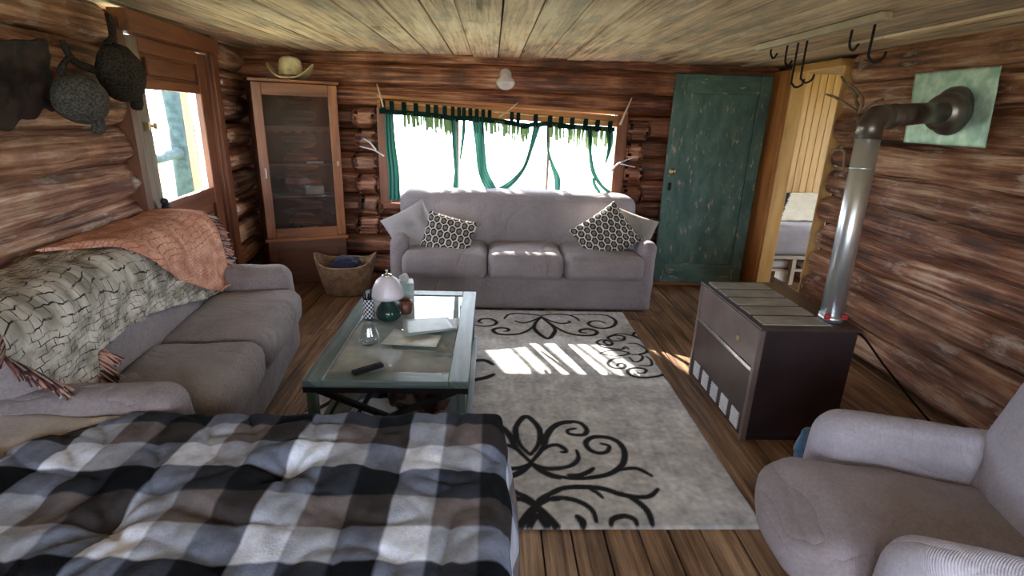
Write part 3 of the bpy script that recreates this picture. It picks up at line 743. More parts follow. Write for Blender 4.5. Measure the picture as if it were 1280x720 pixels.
# ------------------------------------------------------------------ rug
strokes = [
 # near motif, traced around its axis
 ([(0.2088, 2.1537), (0.1693, 2.226), (0.1479, 2.3024), (0.1517, 2.3927), (0.2047, 2.4959), (0.2587, 2.4225), (0.2707, 2.3393), (0.2539, 2.2351), (0.2088, 2.1537)], .011),
 ([(0.2122, 2.0923), (0.2716, 2.2105), (0.2885, 2.2866), (0.322, 2.3673), (0.376, 2.428), (0.4374, 2.4482), (0.4945, 2.4354), (0.5193, 2.3791), (0.5042, 2.3332), (0.4666, 2.3238), (0.4219, 2.3358), (0.4212, 2.3685), (0.4632, 2.3839)], .010),
 ([(0.2122, 2.0923), (0.162, 2.1771), (0.1352, 2.2339), (0.1175, 2.302), (0.0785, 2.3825), (0.0265, 2.4287), (-0.0284, 2.4375)], .011),
 ([(0.2122, 2.0923), (0.259, 2.178), (0.3077, 2.2274), (0.3534, 2.2362), (0.3839, 2.2034), (0.3837, 2.1791), (0.3612, 2.1789)], .009),
 ([(0.2122, 2.0923), (0.1575, 2.185), (0.1152, 2.2254), (0.071, 2.2333), (0.0414, 2.2001)], .009),
 ([(0.2122, 2.0923), (0.2674, 2.0587), (0.3321, 2.0562), (0.3901, 2.0713), (0.4287, 2.1091), (0.4413, 2.1479), (0.4389, 2.1958)], .009),
 ([(0.2122, 2.0923), (0.1558, 2.0521), (0.0775, 2.0472)], .009),
 ([(0.2122, 2.0923), (0.1737, 2.0406), (0.1262, 2.0007), (0.0852, 1.9839)], .011),
 ([(0.2122, 2.0923), (0.2821, 2.0199), (0.3603, 1.9881), (0.4507, 1.9858), (0.546, 2.0073), (0.6111, 2.0508), (0.6536, 2.1109), (0.6744, 2.198), (0.6599, 2.2648), (0.617, 2.3026), (0.546, 2.307), (0.4975, 2.2631), (0.5025, 2.2046), (0.5409, 2.1725), (0.5873, 2.1842), (0.6069, 2.2304), (0.5708, 2.2502)], .011),
 ([(0.3718, 2.0063), (0.4267, 2.0066), (0.4671, 2.0281), (0.4983, 2.0573)], .010),
 ([(0.5783, 2.0288), (0.6393, 2.0509), (0.6968, 2.0557), (0.732, 2.0298), (0.7565, 2.0014)], .009),
 ([(0.2188, 1.8055), (0.2766, 1.8792), (0.3422, 1.918), (0.4404, 1.925), (0.5176, 1.9122), (0.581, 1.8801), (0.6462, 1.8614), (0.709, 1.8679), (0.7576, 1.9131)], .011),
 ([(0.4404, 1.925), (0.4786, 1.8926), (0.5017, 1.8547)], .008),
 ([(0.5985, 1.8802), (0.6467, 1.8304), (0.6728, 1.7709), (0.67, 1.6977)], .011),
 ([(0.2188, 1.8055), (0.2734, 1.8479), (0.334, 1.8543), (0.3988, 1.8299), (0.4413, 1.7823), (0.4469, 1.7142)], .010),
 ([(0.2188, 1.8055), (0.2478, 1.759), (0.2929, 1.6904)], .010),
 ([(0.2188, 1.8055), (0.1815, 1.7476), (0.1419, 1.6872)], .010),
 ([(0.1816, 1.6904), (0.2146, 1.7533), (0.2531, 1.6904)], .009),
 ([(0.2188, 1.8055), (0.172, 1.86), (0.0965, 1.9041)], .010),
 ([(0.3735, 1.7477), (0.3895, 1.7197), (0.3891, 1.6925)], .012),
 ([(0.5025, 1.6978), (0.5178, 1.7309), (0.5669, 1.7478), (0.6039, 1.7309), (0.6076, 1.6978)], .010),
 ([(0.1034, 1.8475), (0.1455, 1.8415)], .008),
 # far motif
 ([(0.4231, 3.9863), (0.365, 3.8553), (0.3543, 3.7169), (0.4292, 3.5589), (0.4897, 3.6563), (0.5027, 3.7737), (0.4231, 3.9863)], .012),
 ([(0.4264, 4.0246), (0.345, 4.0479), (0.2348, 4.0661), (0.1573, 4.0314), (0.1209, 3.9354)], .009),
 ([(0.4247, 4.0054), (0.3489, 3.9087), (0.2654, 3.8582), (0.2073, 3.9025)], .009),
 ([(0.4264, 4.0246), (0.5129, 4.0557), (0.6385, 4.0538), (0.7003, 3.9989), (0.7234, 3.9252)], .009),
 ([(0.4247, 4.0054), (0.4968, 3.9043), (0.572, 3.857), (0.6429, 3.8852), (0.6343, 3.9212)], .009),
 ([(0.4247, 4.0054), (0.3244, 3.7493), (0.2413, 3.6467), (0.152, 3.6176), (0.0645, 3.6334), (0.0331, 3.704), (0.0783, 3.7461), (0.1426, 3.7352), (0.1478, 3.692), (0.1157, 3.6809)], .011),
 ([(0.4247, 4.0054), (0.5224, 3.7745), (0.5881, 3.6765), (0.6827, 3.625), (0.7864, 3.6354), (0.8233, 3.6955), (0.7812, 3.7509), (0.7136, 3.738), (0.6931, 3.6904), (0.7417, 3.6726)], .011),
 ([(0.6515, 4.0466), (0.8378, 4.0709), (0.9746, 4.0499), (1.0201, 3.9382), (0.9822, 3.8283), (0.9039, 3.7729), (0.8273, 3.787), (0.7863, 3.8555), (0.8245, 3.9186), (0.8933, 3.9216), (0.9257, 3.8793)], .010),
 ([(-0.1103, 3.8), (-0.0382, 3.7754), (0.0397, 3.8063), (0.0598, 3.8708), (0.0131, 3.9306), (-0.0541, 3.9276), (-0.0795, 3.8719), (-0.0523, 3.8375)], .010),
 # corner motif
 ([(0.891, 3.4694), (0.8539, 3.4681), (0.8383, 3.5125), (0.8684, 3.5379), (0.8975, 3.4995), (0.8754, 3.454), (0.815, 3.4579), (0.7855, 3.4955), (0.8193, 3.5423), (0.8709, 3.5503)], .008),
 ([(0.7855, 3.4955), (0.808, 3.4226), (0.8751, 3.396), (0.9326, 3.3837), (0.9739, 3.4051)], .008),
 ([(0.9525, 3.5782), (0.987, 3.5638), (1.016, 3.6057), (0.9784, 3.6363), (0.9246, 3.6246), (0.8838, 3.5819), (0.9167, 3.5305), (0.996, 3.5487), (1.0137, 3.5961)], .008),
 ([(0.8891, 3.6073), (0.9859, 3.669), (1.0796, 3.6304), (1.1357, 3.5537), (1.1649, 3.4789), (1.1356, 3.3762), (1.0558, 3.3041), (0.9843, 3.3019)], .008),
 ([(1.127, 3.7141), (1.0902, 3.647), (1.119, 3.6096)], .008),
 ([(0.7689, 3.3142), (0.8556, 3.3614), (0.938, 3.3557), (0.9759, 3.3153), (0.8714, 3.2714), (0.7689, 3.3142)], .007),
 ([(1.0126, 3.4885), (1.0735, 3.4846), (1.1192, 3.4042), (1.1017, 3.3414), (1.0461, 3.312)], .007),
 ([(0.9481, 3.3985), (0.9795, 3.4284), (0.9933, 3.3857)], .006),
 ([(0.9624, 3.2608), (0.9787, 3.1881), (1.0305, 3.2102), (1.0603, 3.2772), (1.0201, 3.303)], .007),
 ([(1.084, 3.2779), (1.1004, 3.2123), (1.0782, 3.1353), (0.9984, 3.133)], .007),
 ([(0.9005, 3.2457), (0.8364, 3.2175), (0.794, 3.1523), (0.8201, 3.0912), (0.8873, 3.093), (0.9049, 3.1429), (0.868, 3.1544), (0.8481, 3.1165)], .009),
 ([(0.9582, 3.0233), (1.0024, 3.0244), (1.0268, 3.0726), (0.9829, 3.0957), (0.9168, 3.0769), (0.9002, 3.0101), (0.943, 2.9653), (1.0298, 2.9674), (1.1169, 3.004), (1.1503, 3.0759), (1.12, 3.1616)], .009),
 ([(1.1394, 3.2662), (1.1661, 3.1629), (1.1578, 3.0641), (1.128, 2.9698), (1.1495, 2.9034), (1.1694, 2.8995)], .008),
 ([(1.1355, 3.3342), (1.1668, 3.2405), (1.1622, 3.1502)], .007),
 # mid-left petals peeking beside the table
 ([(-0.1704, 3.1249), (-0.0842, 3.1723), (-0.0174, 3.1743), (0.0327, 3.1183)], .014),
 ([(-0.1564, 2.8729), (-0.0759, 2.9071), (-0.004, 2.9419), (0.0379, 2.9835)], .014),
 ([(-1.0695, 2.6192), (-1.0164, 2.553), (-0.9374, 2.5461), (-0.8743, 2.6228), (-0.8654, 2.6845)], .012),
 ([(-1.0278, 2.6635), (-1.069, 2.6805), (-1.0739, 2.6191)], .010),
]
RX0, RX1, RY0, RY1 = -.98, 1.13, 1.685, 4.15
nx, ny = 340, 400
xs = np.linspace(RX0, RX1, nx + 1); ys = np.linspace(RY0, RY1, ny + 1)
D = np.ones((nx + 1, ny + 1)) * 9
def stamp(pts, w):
    p = [(q.x, q.y) for q in smooth_path([(a, b, 0) for a, b in pts], 14)]
    n = len(p)
    for k, (a, b) in enumerate(p):
        e = min(k, n - 1 - k) / max(1, n * .5); ww = w * (.75 + .75 * math.sqrt(min(1, e * 1.4)))
        i0, i1 = np.searchsorted(xs, a - .06), np.searchsorted(xs, a + .06); j0, j1 = np.searchsorted(ys, b - .06), np.searchsorted(ys, b + .06)
        if i1 <= i0 or j1 <= j0: continue
        dd = np.hypot(xs[i0:i1, None] - a, ys[None, j0:j1] - b) - ww
        D[i0:i1, j0:j1] = np.minimum(D[i0:i1, j0:j1], dd)
for pts, w in strokes: stamp(pts, w)
# the near motif is mirrored about its axis where bed and table hide it
for pts, w in strokes[:22]: stamp([(.42 - a, b) for a, b in pts], w)
fac = np.clip(.5 - D / .006, 0, 1)
mb = MB()
g = 1 / 64
vs = []; cs = []
for i in range(nx + 1):
    for j in range(ny + 1):
        x_, y_ = float(xs[i]), float(ys[j])
        edge = min(x_ - RX0, RX1 - x_, y_ - RY0, RY1 - y_)
        z = .012 * min(1, edge / .0135) ** .5 + .0008 * noise.noise(Vector((x_ * 60, y_ * 60, 0)))
        vs.append((x_, y_, max(.0015, z)))
        n1 = noise.noise(Vector((x_ * 5, y_ * 5, 1))) * .5 + noise.noise(Vector((x_ * 14, y_ * 14, 3))) * .4 + noise.noise(Vector((x_ * 38, y_ * 38, 5))) * .5
        k = max(-1, min(1, n1 * 1.6)); b_ = (.61 + .2 * k, .6 + .195 * k, .605 + .18 * k)
        f = float(fac[i, j]); cs.append(tuple(b_[q] * (1 - f) + (.025, .025, .028)[q] * f for q in range(3)))
fs = [(i * (ny + 1) + j, (i + 1) * (ny + 1) + j, (i + 1) * (ny + 1) + j + 1, i * (ny + 1) + j + 1) for i in range(nx) for j in range(ny)]
mb.add(vs, fs, None, cs)
tag(mb.build('rug', 'rug'), 'pale grey rug with black scroll and petal pattern on the plank floor', 'rug')

# ------------------------------------------------------------------ bed
bed = thing('bed', 'low bed across the near left corner under a plaid comforter', 'bed', (-1.0, .55, 0))
BX0, BX1, BY0, BY1 = -1.8, .0, -.95, 1.575
mb = MB(); mb.soft((.25, -.24, .36), (1.46, 2.42, .26), r=.07, nz=.003, N_=10, seed=60); mb.build('mattress', 'mattress', bed)
mb = MB(); mb.box((.25, -.24, .17), (1.4, 2.3, .14)); mb.build('bed_base', 'cabdark', bed, smooth=False, bevel=.01)
for i, (a, b) in enumerate(((-.38, -1.3), (.88, -1.3), (-.38, .84), (.88, .84))):
    mb = MB(); mb.box((a, b, .06), (.07, .07, .12), grain=2); mb.build('leg', 'cabdark', bed, smooth=False)
# comforter
TOPZ = .565
CX1, CY1 = .0, 1.585   # bed edges the cloth folds over
def fold(e, r=.05):
    """arc length past the edge -> (outward, drop)"""
    if e <= 0: return e, 0.0
    L = r * PI / 2
    if e < L: a = e / r; return r * math.sin(a), r * (1 - math.cos(a))
    return r + (e - L) * .06, r + (e - L) * .995
tufts = [(-0.566, 1.3002), (-0.9354, 1.0834), (-0.0869, 1.0057), (-0.508, 0.9835)]
def bedz(x, y):
    z = .007 * noise.noise(Vector((x * 2.3, y * 2.3, 2))) + .006 * noise.noise(Vector((x * 5 + y * 2, y * 4, 5))) + .007 * noise.noise(Vector((x * 11, y * 9, 8))) + .0035 * noise.noise(Vector((x * 26, y * 20, 3)))
    r1 = 1 - abs(noise.noise(Vector((x * 4.2 + y * 1.5, y * 3.1 - x, 11)))); z -= .014 * max(0, r1 - .86) / .14; r2 = 1 - abs(noise.noise(Vector((x * 3.0 - y * 2.2, y * 6.5 + x * 2, 17)))); z -= .009 * max(0, r2 - .84) / .16
    for k, (a, b) in enumerate(tufts[:3]):
        dx_, dy_ = x - a, y - b; d = math.hypot(dx_, dy_); an = math.atan2(dy_, dx_)
        dep = (.04, .035, .0)[k]
        z -= dep * math.exp(-(d / .055) ** 2)
        z += (.008 if k < 2 else 0) * math.exp(-(d / .17) ** 2) * (math.cos(an * 7 + k) * min(1, d / .05))
        z += (.012 if k < 2 else 0) * math.exp(-((d - .15) / .09) ** 2)
    return z
def cx_(u, y):
    x0 = lerp([1.15, 1.35, 1.6], [-1.62, -1.47, -1.2], y); return max(x0, -1.62 + u * 2.12)
def comf(u, v):
    y = -.85 + v * 2.62; x = cx_(u, y)           # flat cloth coordinates
    ox, dzx = fold(x - CX1); oy, dzy = fold(y - CY1)
    X = CX1 + ox; Y = CY1 + oy
    hang = max(dzx, dzy)
    w = max(0, 1 - hang / .08)
    z = TOPZ + bedz(x, y) * w - hang
    if dzx > .03: X += .018 * math.sin(y * 21 + 1) * min(1, dzx / .2) + .02 * noise.noise(Vector((y * 5, dzx * 4, 0))) + .02 * min(1, dzx / .3)
    if dzy > .03: Y += .006 * math.sin(x * 23) * min(1, dzy / .2)
    if dzy > .1: Y = min(Y, 1.66)
    X = max(X, -1.97 - .12 * (Y - 3))
    return Vector((X, Y, max(z, .03)))
P_ = .113
def tone(p, off):
    k = math.floor((off - p) / P_) % 3
    return (.42, 1.0, 0.0)[k]
def plaidcol(u, v):
    y = -.85 + v * 2.62; x = cx_(u, y)
    a = (tone(x, -.02) if x < -.02 else (0.0 if x < .1 else (1.0 if x < .21 else .42)))
    b = tone(y, 1.535) if y < 1.535 else (0.0 if y < 1.68 else .4)
    s_ = (a + b) / 2
    k = .008 + .78 * s_ ** 2.1
    tint = (.9, .98, 1.17) if s_ > .55 else (.84, .97, 1.34)
    if .15 < s_ < .5 and b == .42: tint = (1.12, .97, 1.0)
    return tuple(k * q for q in tint)
mb = MB(); mb.grid(comf, 265, 330, plaidcol)
tag(mb.build('comforter', 'plaid', solid=.012), 'black, white and grey buffalo plaid comforter spread over the bed', 'comforter')
# white sheet hanging below the comforter on the right side
def sheet(u, v):
    y = -.8 + u * 2.35; z = .40 - v * .362
    return Vector((.012 + .03 * v + .012 * math.sin(y * 17) * v + .014 * noise.noise(Vector((y * 4, v * 3, 3))), y, z))
def dr(u, v): return sheet(u, v)
mb = MB(); mb.grid(sheet, 120, 14); tag(mb.build('sheet', 'white', solid=.003), 'white sheet hanging down the right side of the bed', 'sheet')
def blk(u, v):
    x = -1.98 + u * .85; y = .2 + v * 1.42
    oy, dz = fold(y - 1.575, .04)
    z = TOPZ - .03 + .012 * noise.noise(Vector((x * 4, y * 4, 9))) + .01 * noise.noise(Vector((x * 9 + y * 4, y * 3, 1)))
    # swells over the comforter's left edge near the foot
    z += .02 * min(1, max(0, (y - 1.62 - (x + 1.22) * .75) / .06 + 1))
    return Vector((max(x, -1.975 - .12 * (y - 3)), 1.575 + oy, z - dz))
mb = MB(); mb.grid(blk, 60, 90); tag(mb.build('blanket', 'beige', solid=.01), 'crumpled beige blanket at the left end of the bed beside the plaid comforter', 'blanket')

# ------------------------------------------------------------------ coffee table
ct = thing('coffee_table', 'teal grey coffee table with glass top standing on the rug', 'table', (-.79, 2.04, 0))
TW, TL, TH = .705, 1.23, .462; F_ = .085
mb = MB()
mb.box((F_ / 2, TL / 2, TH - .02), (F_, TL, .036), grain=1); mb.box((TW - F_ / 2, TL / 2, TH - .02), (F_, TL, .036), grain=1)
mb.box((TW / 2, F_ / 2, TH - .02), (TW - 2 * F_, F_, .036), grain=0); mb.box((TW / 2, TL - F_ / 2, TH - .02), (TW - 2 * F_, F_, .036), grain=0)
mb.build('top_frame', 'tablewood', ct, smooth=False, bevel=.004)
mb = MB(); mb.box((TW / 2, TL / 2, TH - .012), (TW - 2 * F_ + .01, TL - 2 * F_ + .01, .008)); mb.build('glass_top', 'glasstable', ct, smooth=False)
mb = MB()
for a, b in ((.015, 0), (TW - .015, 0), (.015, 1), (TW - .015, 1)):
    pass
mb.box((TW / 2, .012, TH - .05), (TW, .02, .025)); mb.box((TW / 2, TL - .012, TH - .05), (TW, .02, .025)); mb.box((.012, TL / 2, TH - .05), (.02, TL, .025)); mb.box((TW - .012, TL / 2, TH - .05), (.02, TL, .025))
mb.build('metal_rim', 'darkmetal', ct, smooth=False)
for yy in (.03, TL - .03):
    for a, b in (((.02, yy, TH - .05), (TW - .02, yy + .003, .12)), ((TW - .02, yy, TH - .05), (.02, yy - .003, .12))):
        mb = MB(); mb.bar(a, b, .022, .022); mb.build('brace', 'darkmetal', ct, smooth=False)
for a, b in ((.03, .03), (TW - .03, .03), (.03, TL - .03), (TW - .03, TL - .03)):
    mb = MB(); mb.box((a, b, (TH - .04) / 2 + .01), (.04, .045, TH - .05), grain=2); mb.build('leg', 'tablewood', ct, smooth=False, bevel=.003)
mb = MB()
for k in range(5): mb.box((.02 + (TW - .04) * (k + .5) / 5, TL / 2, .115), ((TW - .04) / 5 - .004, TL - .06, .02), grain=1)
mb.box((TW - .005, TL / 2, .12), (.03, TL + .0, .04), grain=1); mb.box((.005, TL / 2, .12), (.03, TL, .04), grain=1)
mb.build('lower_shelf', 'tablewood', ct, smooth=False, bevel=.003)
# things on the lower shelf (top z .125)
SZ = .127
mb = MB()
def plc(u, v):
    return (.02, .02, .03) if (int(u * 5) % 2 == 0) else ((.5, .5, .52) if int(v * 4) % 2 else (.12, .12, .15))
mb.grid(lambda u, v: Vector((-.69 + .13 * u + .05 * v, 2.12 + .5 * v, SZ + .05 * (1 - (2 * u - 1) ** 4) + .012 * noise.noise(Vector((u * 3, v * 4, 0))) + .006)), 24, 40, plc)
tag(mb.build('folded_blanket', 'mattecol', solid=.006), 'folded dark plaid blanket on the lower shelf of the coffee table', 'blanket')
mb = MB(); mb.soft((-.5, 2.22, SZ + .05), (.17, .22, .09), r=.03, nz=.015, nf=9, N_=14, seed=70)
for k in range(18): mb.tube([(-.57 + k * .0085, 2.11, SZ + .03), (-.575 + k * .0088, 2.075, SZ + .012)], .0035, 5)
tag(mb.build('white_cloth', 'white'), 'white fringed cloth on the lower shelf of the coffee table', 'cloth')
mb = MB(); mb.soft((-.33, 2.36, SZ + .1), (.26, .3, .17), r=.07, nz=.03, nf=11, N_=26, seed=72)
mb.soft((-.36, 2.22, SZ + .06), (.16, .12, .1), r=.045, nz=.02, nf=13, N_=18, seed=73)
tag(mb.build('dark_bag', 'darkbag'), 'dark brown shaggy bag on the lower shelf of the coffee table', 'bag')
mb = MB(); mb.soft((-.19, 2.2, SZ + .045), (.15, .09, .08), r=.038, nz=.01, nf=9, N_=16, seed=75, rot=Matrix.Rotation(-.35, 3, 'Z'))
tag(mb.build('slipper', 'pink'), 'dusty pink rolled cloth on the lower shelf of the coffee table', 'cloth')

# things on the table top
TZ = TH + .0005
lampp = (-0.5567, 2.764, 0.462)
lt = thing('table_lamp', 'small table lamp with white bell shade and dark green base', 'lamp', (lampp[0], lampp[1], TZ))
mb = MB(); mb.lathe([(.0, 0), (.052, 0), (.066, .012), (.07, .035), (.062, .06), (.044, .085), (.03, .105), (.022, .12), (.018, .13)], n=32); mb.build('lamp_base', 'greenpot', lt)
mb = MB(); mb.lathe([(.02, .12), (.03, .135), (.012, .15), (.012, .2)], n=20); mb.build('socket', 'darkmetal', lt)
mb = MB(); mb.lathe([(.086, .128), (.085, .15), (.076, .19), (.058, .225), (.03, .245), (.024, .25), (.022, .247), (.028, .242), (.054, .222), (.072, .188), (.082, .15), (.084, .128)], n=36); mb.build('lamp_shade', 'shade', lt)
mb = MB(); mb.lathe([(.026, .246), (.03, .252), (.016, .258), (.006, .262), (.004, .268), (.009, .274), (.006, .281), (0, .284)], n=18); mb.build('finial', 'chrome', lt)
mug = (-0.657, 2.7595, 0.462)
pc = thing('pencil_cup', 'black and white checked cup holding pens beside the table lamp', 'cup', (mug[0] - .01, mug[1] + .02, TZ))
mb = MB(); 
def mugc(u, v): return (.012, .012, .02) if (int(u * 18) + int(v * 9)) % 2 else (.7, .7, .74)
mb.grid(lambda u, v: Vector((.032 * math.cos(u * 2 * PI), .032 * math.sin(u * 2 * PI), v * .11)), 72, 36, mugc); mb.lathe([(0, .003), (.031, .003)], n=24, col=(.3, .3, .3)); mb.build('cup_body', 'mattecol', pc)
for k in range(5):
    a = k * 1.26; mb = MB(); mb.tube([(.01 * math.cos(a), .01 * math.sin(a), .01), (.03 * math.cos(a), .03 * math.sin(a), .135 + .012 * (k % 3))], .0045, 8); mb.build('pen', 'black' if k % 2 == 0 else 'navy', pc)
bp = (-0.5104, 3.0321, 0.462)
tb = thing('tissue_box', 'pale teal tissue box behind the table lamp', 'box', (bp[0], bp[1] + .03, TZ), .2)
mb = MB(); mb.box((0, 0, .062), (.1, .11, .124)); mb.build('box', 'teabox', tb, smooth=False, bevel=.003)
mb = MB(); mb.soft((-.01, 0, .14), (.05, .03, .05), r=.012, nz=.02, nf=20, N_=10, seed=3); mb.build('tissue', 'white', tb)
mb = MB(); mb.lathe([(0, 0), (.036, 0), (.04, .02), (.04, .075), (.037, .075), (.036, .02), (0, .006)], c=(lampp[0] + .075, lampp[1] + .1, TZ)); tag(mb.build('mug', 'cabdark'), 'dark brown mug between the table lamp and tissue box', 'mug')
def sheetpaper(name, quad, z, mat, lab, cat, th=.003, grp=None):
    mb = MB(); A, B, C_, D_ = [Vector((p[0], p[1], z)) for p in quad]
    def f(u, v):
        p = A.lerp(B, u).lerp(D_.lerp(C_, u), v); p.z += .002 + .004 * abs(u - .5) * 2 * (v * .5 + .3); return p
    mb.grid(f, 10, 10); return tag(mb.build(name, mat, solid=th), lab, cat, grp)
sheetpaper('magazine', [(-0.5297, 2.4085, 0.466), (-0.2562, 2.3798, 0.466), (-0.2417, 2.519, 0.466), (-0.4959, 2.5945, 0.466)], TZ + .002, 'paper2', 'cream printed leaflet lying nearest the viewer on the coffee table', 'paper')
sheetpaper('magazine', [(-0.429, 2.4909, 0.475), (-0.1687, 2.597, 0.475), (-0.1652, 2.7482, 0.475), (-0.4352, 2.665, 0.475)], TZ + .009, 'paper', 'white magazine under the grey green one on the coffee table', 'magazine')
sheetpaper('magazine', [(-0.4266, 2.4779, 0.485), (-0.1713, 2.5726, 0.485), (-0.2258, 2.732, 0.485), (-0.4681, 2.6852, 0.485)], TZ + .018, 'papergray', 'grey green magazine on top of the papers on the coffee table', 'magazine', .006)
rp = [(-0.5851, 2.0847, 0.47), (-0.4753, 2.173, 0.47)]
rm = thing('remote_control', 'black remote control lying near the front edge of the coffee table', 'remote', (0, 0, 0))
mb = MB(); mb.bar((rp[0][0], rp[0][1], TZ + .01), (rp[1][0], rp[1][1], TZ + .01), .035, .018); mb.build('remote_body', 'black', rm, smooth=False, bevel=.005)
mb = MB()
for k in range(6):
    q = Vector(rp[0]).lerp(Vector(rp[1]), .15 + .13 * k); mb.box((q.x, q.y, TZ + .0195), (.008, .008, .003))
mb.build('buttons', 'darkmetal', rm, smooth=False)
jp = (-0.5902, 2.4348, 0.462)
jr = thing('glass_jar', 'clear glass jar in front of the checked cup', 'jar', (jp[0], jp[1], TZ))
mb = MB(); mb.lathe([(0, 0), (.045, 0), (.05, .01), (.044, .05), (.03, .085), (.026, .1), (.024, .1), (.028, .084), (.041, .05), (.046, .012), (0, .006)], n=28); mb.build('jar_body', 'jar', jr)

# ------------------------------------------------------------------ stove
st = thing('gas_heater', 'brown metal cabinet heater with slotted top standing by the right wall', 'heater', (1.30, 2.29, 0))
SW, SL, SH = .49, .755, .63
mb = MB(); mb.box((SW / 2, SL / 2, .025), (SW - .04, SL - .04, .05)); mb.build('plinth', 'stoveside', st, smooth=False)
mb = MB(); mb.box((SW / 2 + .01, SL / 2, SH / 2 + .015), (SW - .03, SL - .012, SH - .04)); mb.build('body', 'stoveside', st, smooth=False, bevel=.006)
mb = MB(); mb.box((.012, SL / 2, .51), (.024, SL - .05, .2)); mb.build('upper_front_panel', 'stovefront', st, smooth=False, bevel=.003)
mb = MB(); mb.box((.012, SL / 2, .22), (.022, SL - .05, .34)); mb.build('lower_front_panel', 'stove', st, smooth=False, bevel=.003)
mb = MB(); mb.box((.004, SL / 2, .397), (.016, SL - .05, .022)); mb.build('trim_strip', 'chrome', st, smooth=False, bevel=.002)
for yy in (.012, SL - .012):
    mb = MB(); mb.box((.01, yy, SH / 2), (.03, .024, SH - .01)); mb.build('corner_post', 'stovefront', st, smooth=False, bevel=.004)
for k in range(5):
    mb = MB(); yc = .1 + k * .135
    mb.box((-.001, yc, .085), (.004, .085, .095), col=(.55, .55, .58))
    for q in range(6): mb.box((-.004, yc, .048 + q * .015), (.003, .083, .005), col=(.8, .8, .84))
    mb.build('air_vent', 'mattecol', st, smooth=False)
mb = MB(); mb.box((-.003, .2, .49), (.006, .035, .022)); mb.build('badge', 'brass', st, smooth=False, bevel=.002)
mb = MB(); mb.box((SW / 2, SL / 2, SH - .008), (SW + .012, SL + .012, .016)); mb.build('top_rim', 'stove', st, smooth=False, bevel=.004)
for k in range(5):
    mb = MB(); y0 = .03 + k * .142
    for q in range(8): mb.box((.19, y0 + .007 + q * .0148, SH + .005), (.33, .0095, .006))
    g_ = mb.build('top_grille', 'grille', st, smooth=False)
    mb = MB(); mb.box((.19, y0 + .0585, SH + .001), (.335, .115, .002)); mb.build('grille_bed', 'stoveside', g_, smooth=False)
# flue pipe
pb = Vector((1.715, 2.42, SH)); pt = Vector((1.75, 2.5, 1.575)); we = Vector((2.5, 2.9393, 1.6533))
fl = thing('flue_pipe', 'shiny galvanised flue pipe rising from the heater and bending to the wall', 'stove pipe', tuple(pb))
mb = MB(); v = pt - pb; mb.tube([(0, 0, .0), v * .5, v * .93], .052, 28)
mb.tube([v * .78, v * .785], .0535, 28); mb.tube([(0, 0, 0), (0, 0, .03)], .057, 28); mb.build('pipe', 'galv', fl)
mb = MB(); w = we - pb; dirn = (w - v).normalized()
mb.tube([v * .92, v * .985, v + dirn * .035 + Vector((0, 0, .022)), v + dirn * .11 + Vector((0, 0, .022))], .055, 24); mb.build('elbow', 'darkpipe', fl)
mb = MB(); st_ = v + dirn * .1 + Vector((0, 0, .022)); mb.tube([st_, w - dirn * .02], .052, 28)
mb.tube([st_.lerp(w, .12), st_.lerp(w, .14)], .055, 28); mb.build('pipe', 'darkpipe', fl)
mb = MB(); mb.tube([w - dirn * .16, w - dirn * .12, w + Vector((.0, 0, 0))], [.07, .098, .1], 28); mb.tube([w - Vector((.06, .0, 0)), w - Vector((.03, 0, 0)), w + Vector((.01, 0, 0))], [.1, .125, .13], 28); mb.build('collar', 'darkpipe', fl)
for q_ in ((.03, -.055, .035), (-.045, -.04, .03)):
    mb = MB(); mb.box(q_, (.026, .02, .026)); mb.build('clamp', 'red', fl, smooth=False, bevel=.004)
# mint sheet metal plate on the wall
pq = [(2.5, 3.2824, 1.8675), (2.5, 2.7233, 1.8643), (2.5, 2.6812, 1.474), (2.5, 3.241, 1.4759)]
mb = MB()
def plt(u, v):
    A, B, C_, D_ = [Vector(p) for p in pq]; p = A.lerp(B, u).lerp(D_.lerp(C_, u), v)
    return Vector((RX - .022 + .006 * noise.noise(Vector((u * 4, v * 4, 0))), p.y, p.z))
mb.grid(plt, 30, 30); tag(mb.build('metal_plate', 'plate', solid=.004), 'mint green crinkled sheet metal square on the log wall around the flue pipe', 'plate')
# cord
mb = MB(); mb.tube(smooth_path([(1.8, 2.36, .5), (1.95, 2.5, .52), (2.1, 2.45, .35), (2.3, 2.35, .12), (2.36, 2.1, .012), (2.3, 1.9, .01)], 8), .006, 8)
tag(mb.build('power_cord', 'black'), 'black cord running from the back of the heater towards the floor', 'cord')
mb = MB(); bq = (1.3808, 1.9, 0.2679)
mb.soft((bq[0] + .03, 1.9, .17), (.12, .1, .3), r=.04, nz=.03, nf=9, N_=14, seed=81); tag(mb.build('blue_cloth', 'blue'), 'small blue cloth bundle between the heater and the armchair', 'cloth')

# ------------------------------------------------------------------ corner cabinet
CL = Vector((-1.99, 4.70, 0)); CR = Vector((-1.37, 4.97, 0)); cdir = (CR - CL).normalized(); cw = (CR - CL).length
cb = thing('corner_cabinet', 'tall wooden corner cabinet with a glass door beside the back wall', 'cabinet', tuple(CL), math.atan2(cdir.y, cdir.x))
CH = 1.785; LZ = .42
mb = MB()
mb.box((.008, .02, (LZ + CH) / 2), (.016, .04, CH - LZ), grain=2)
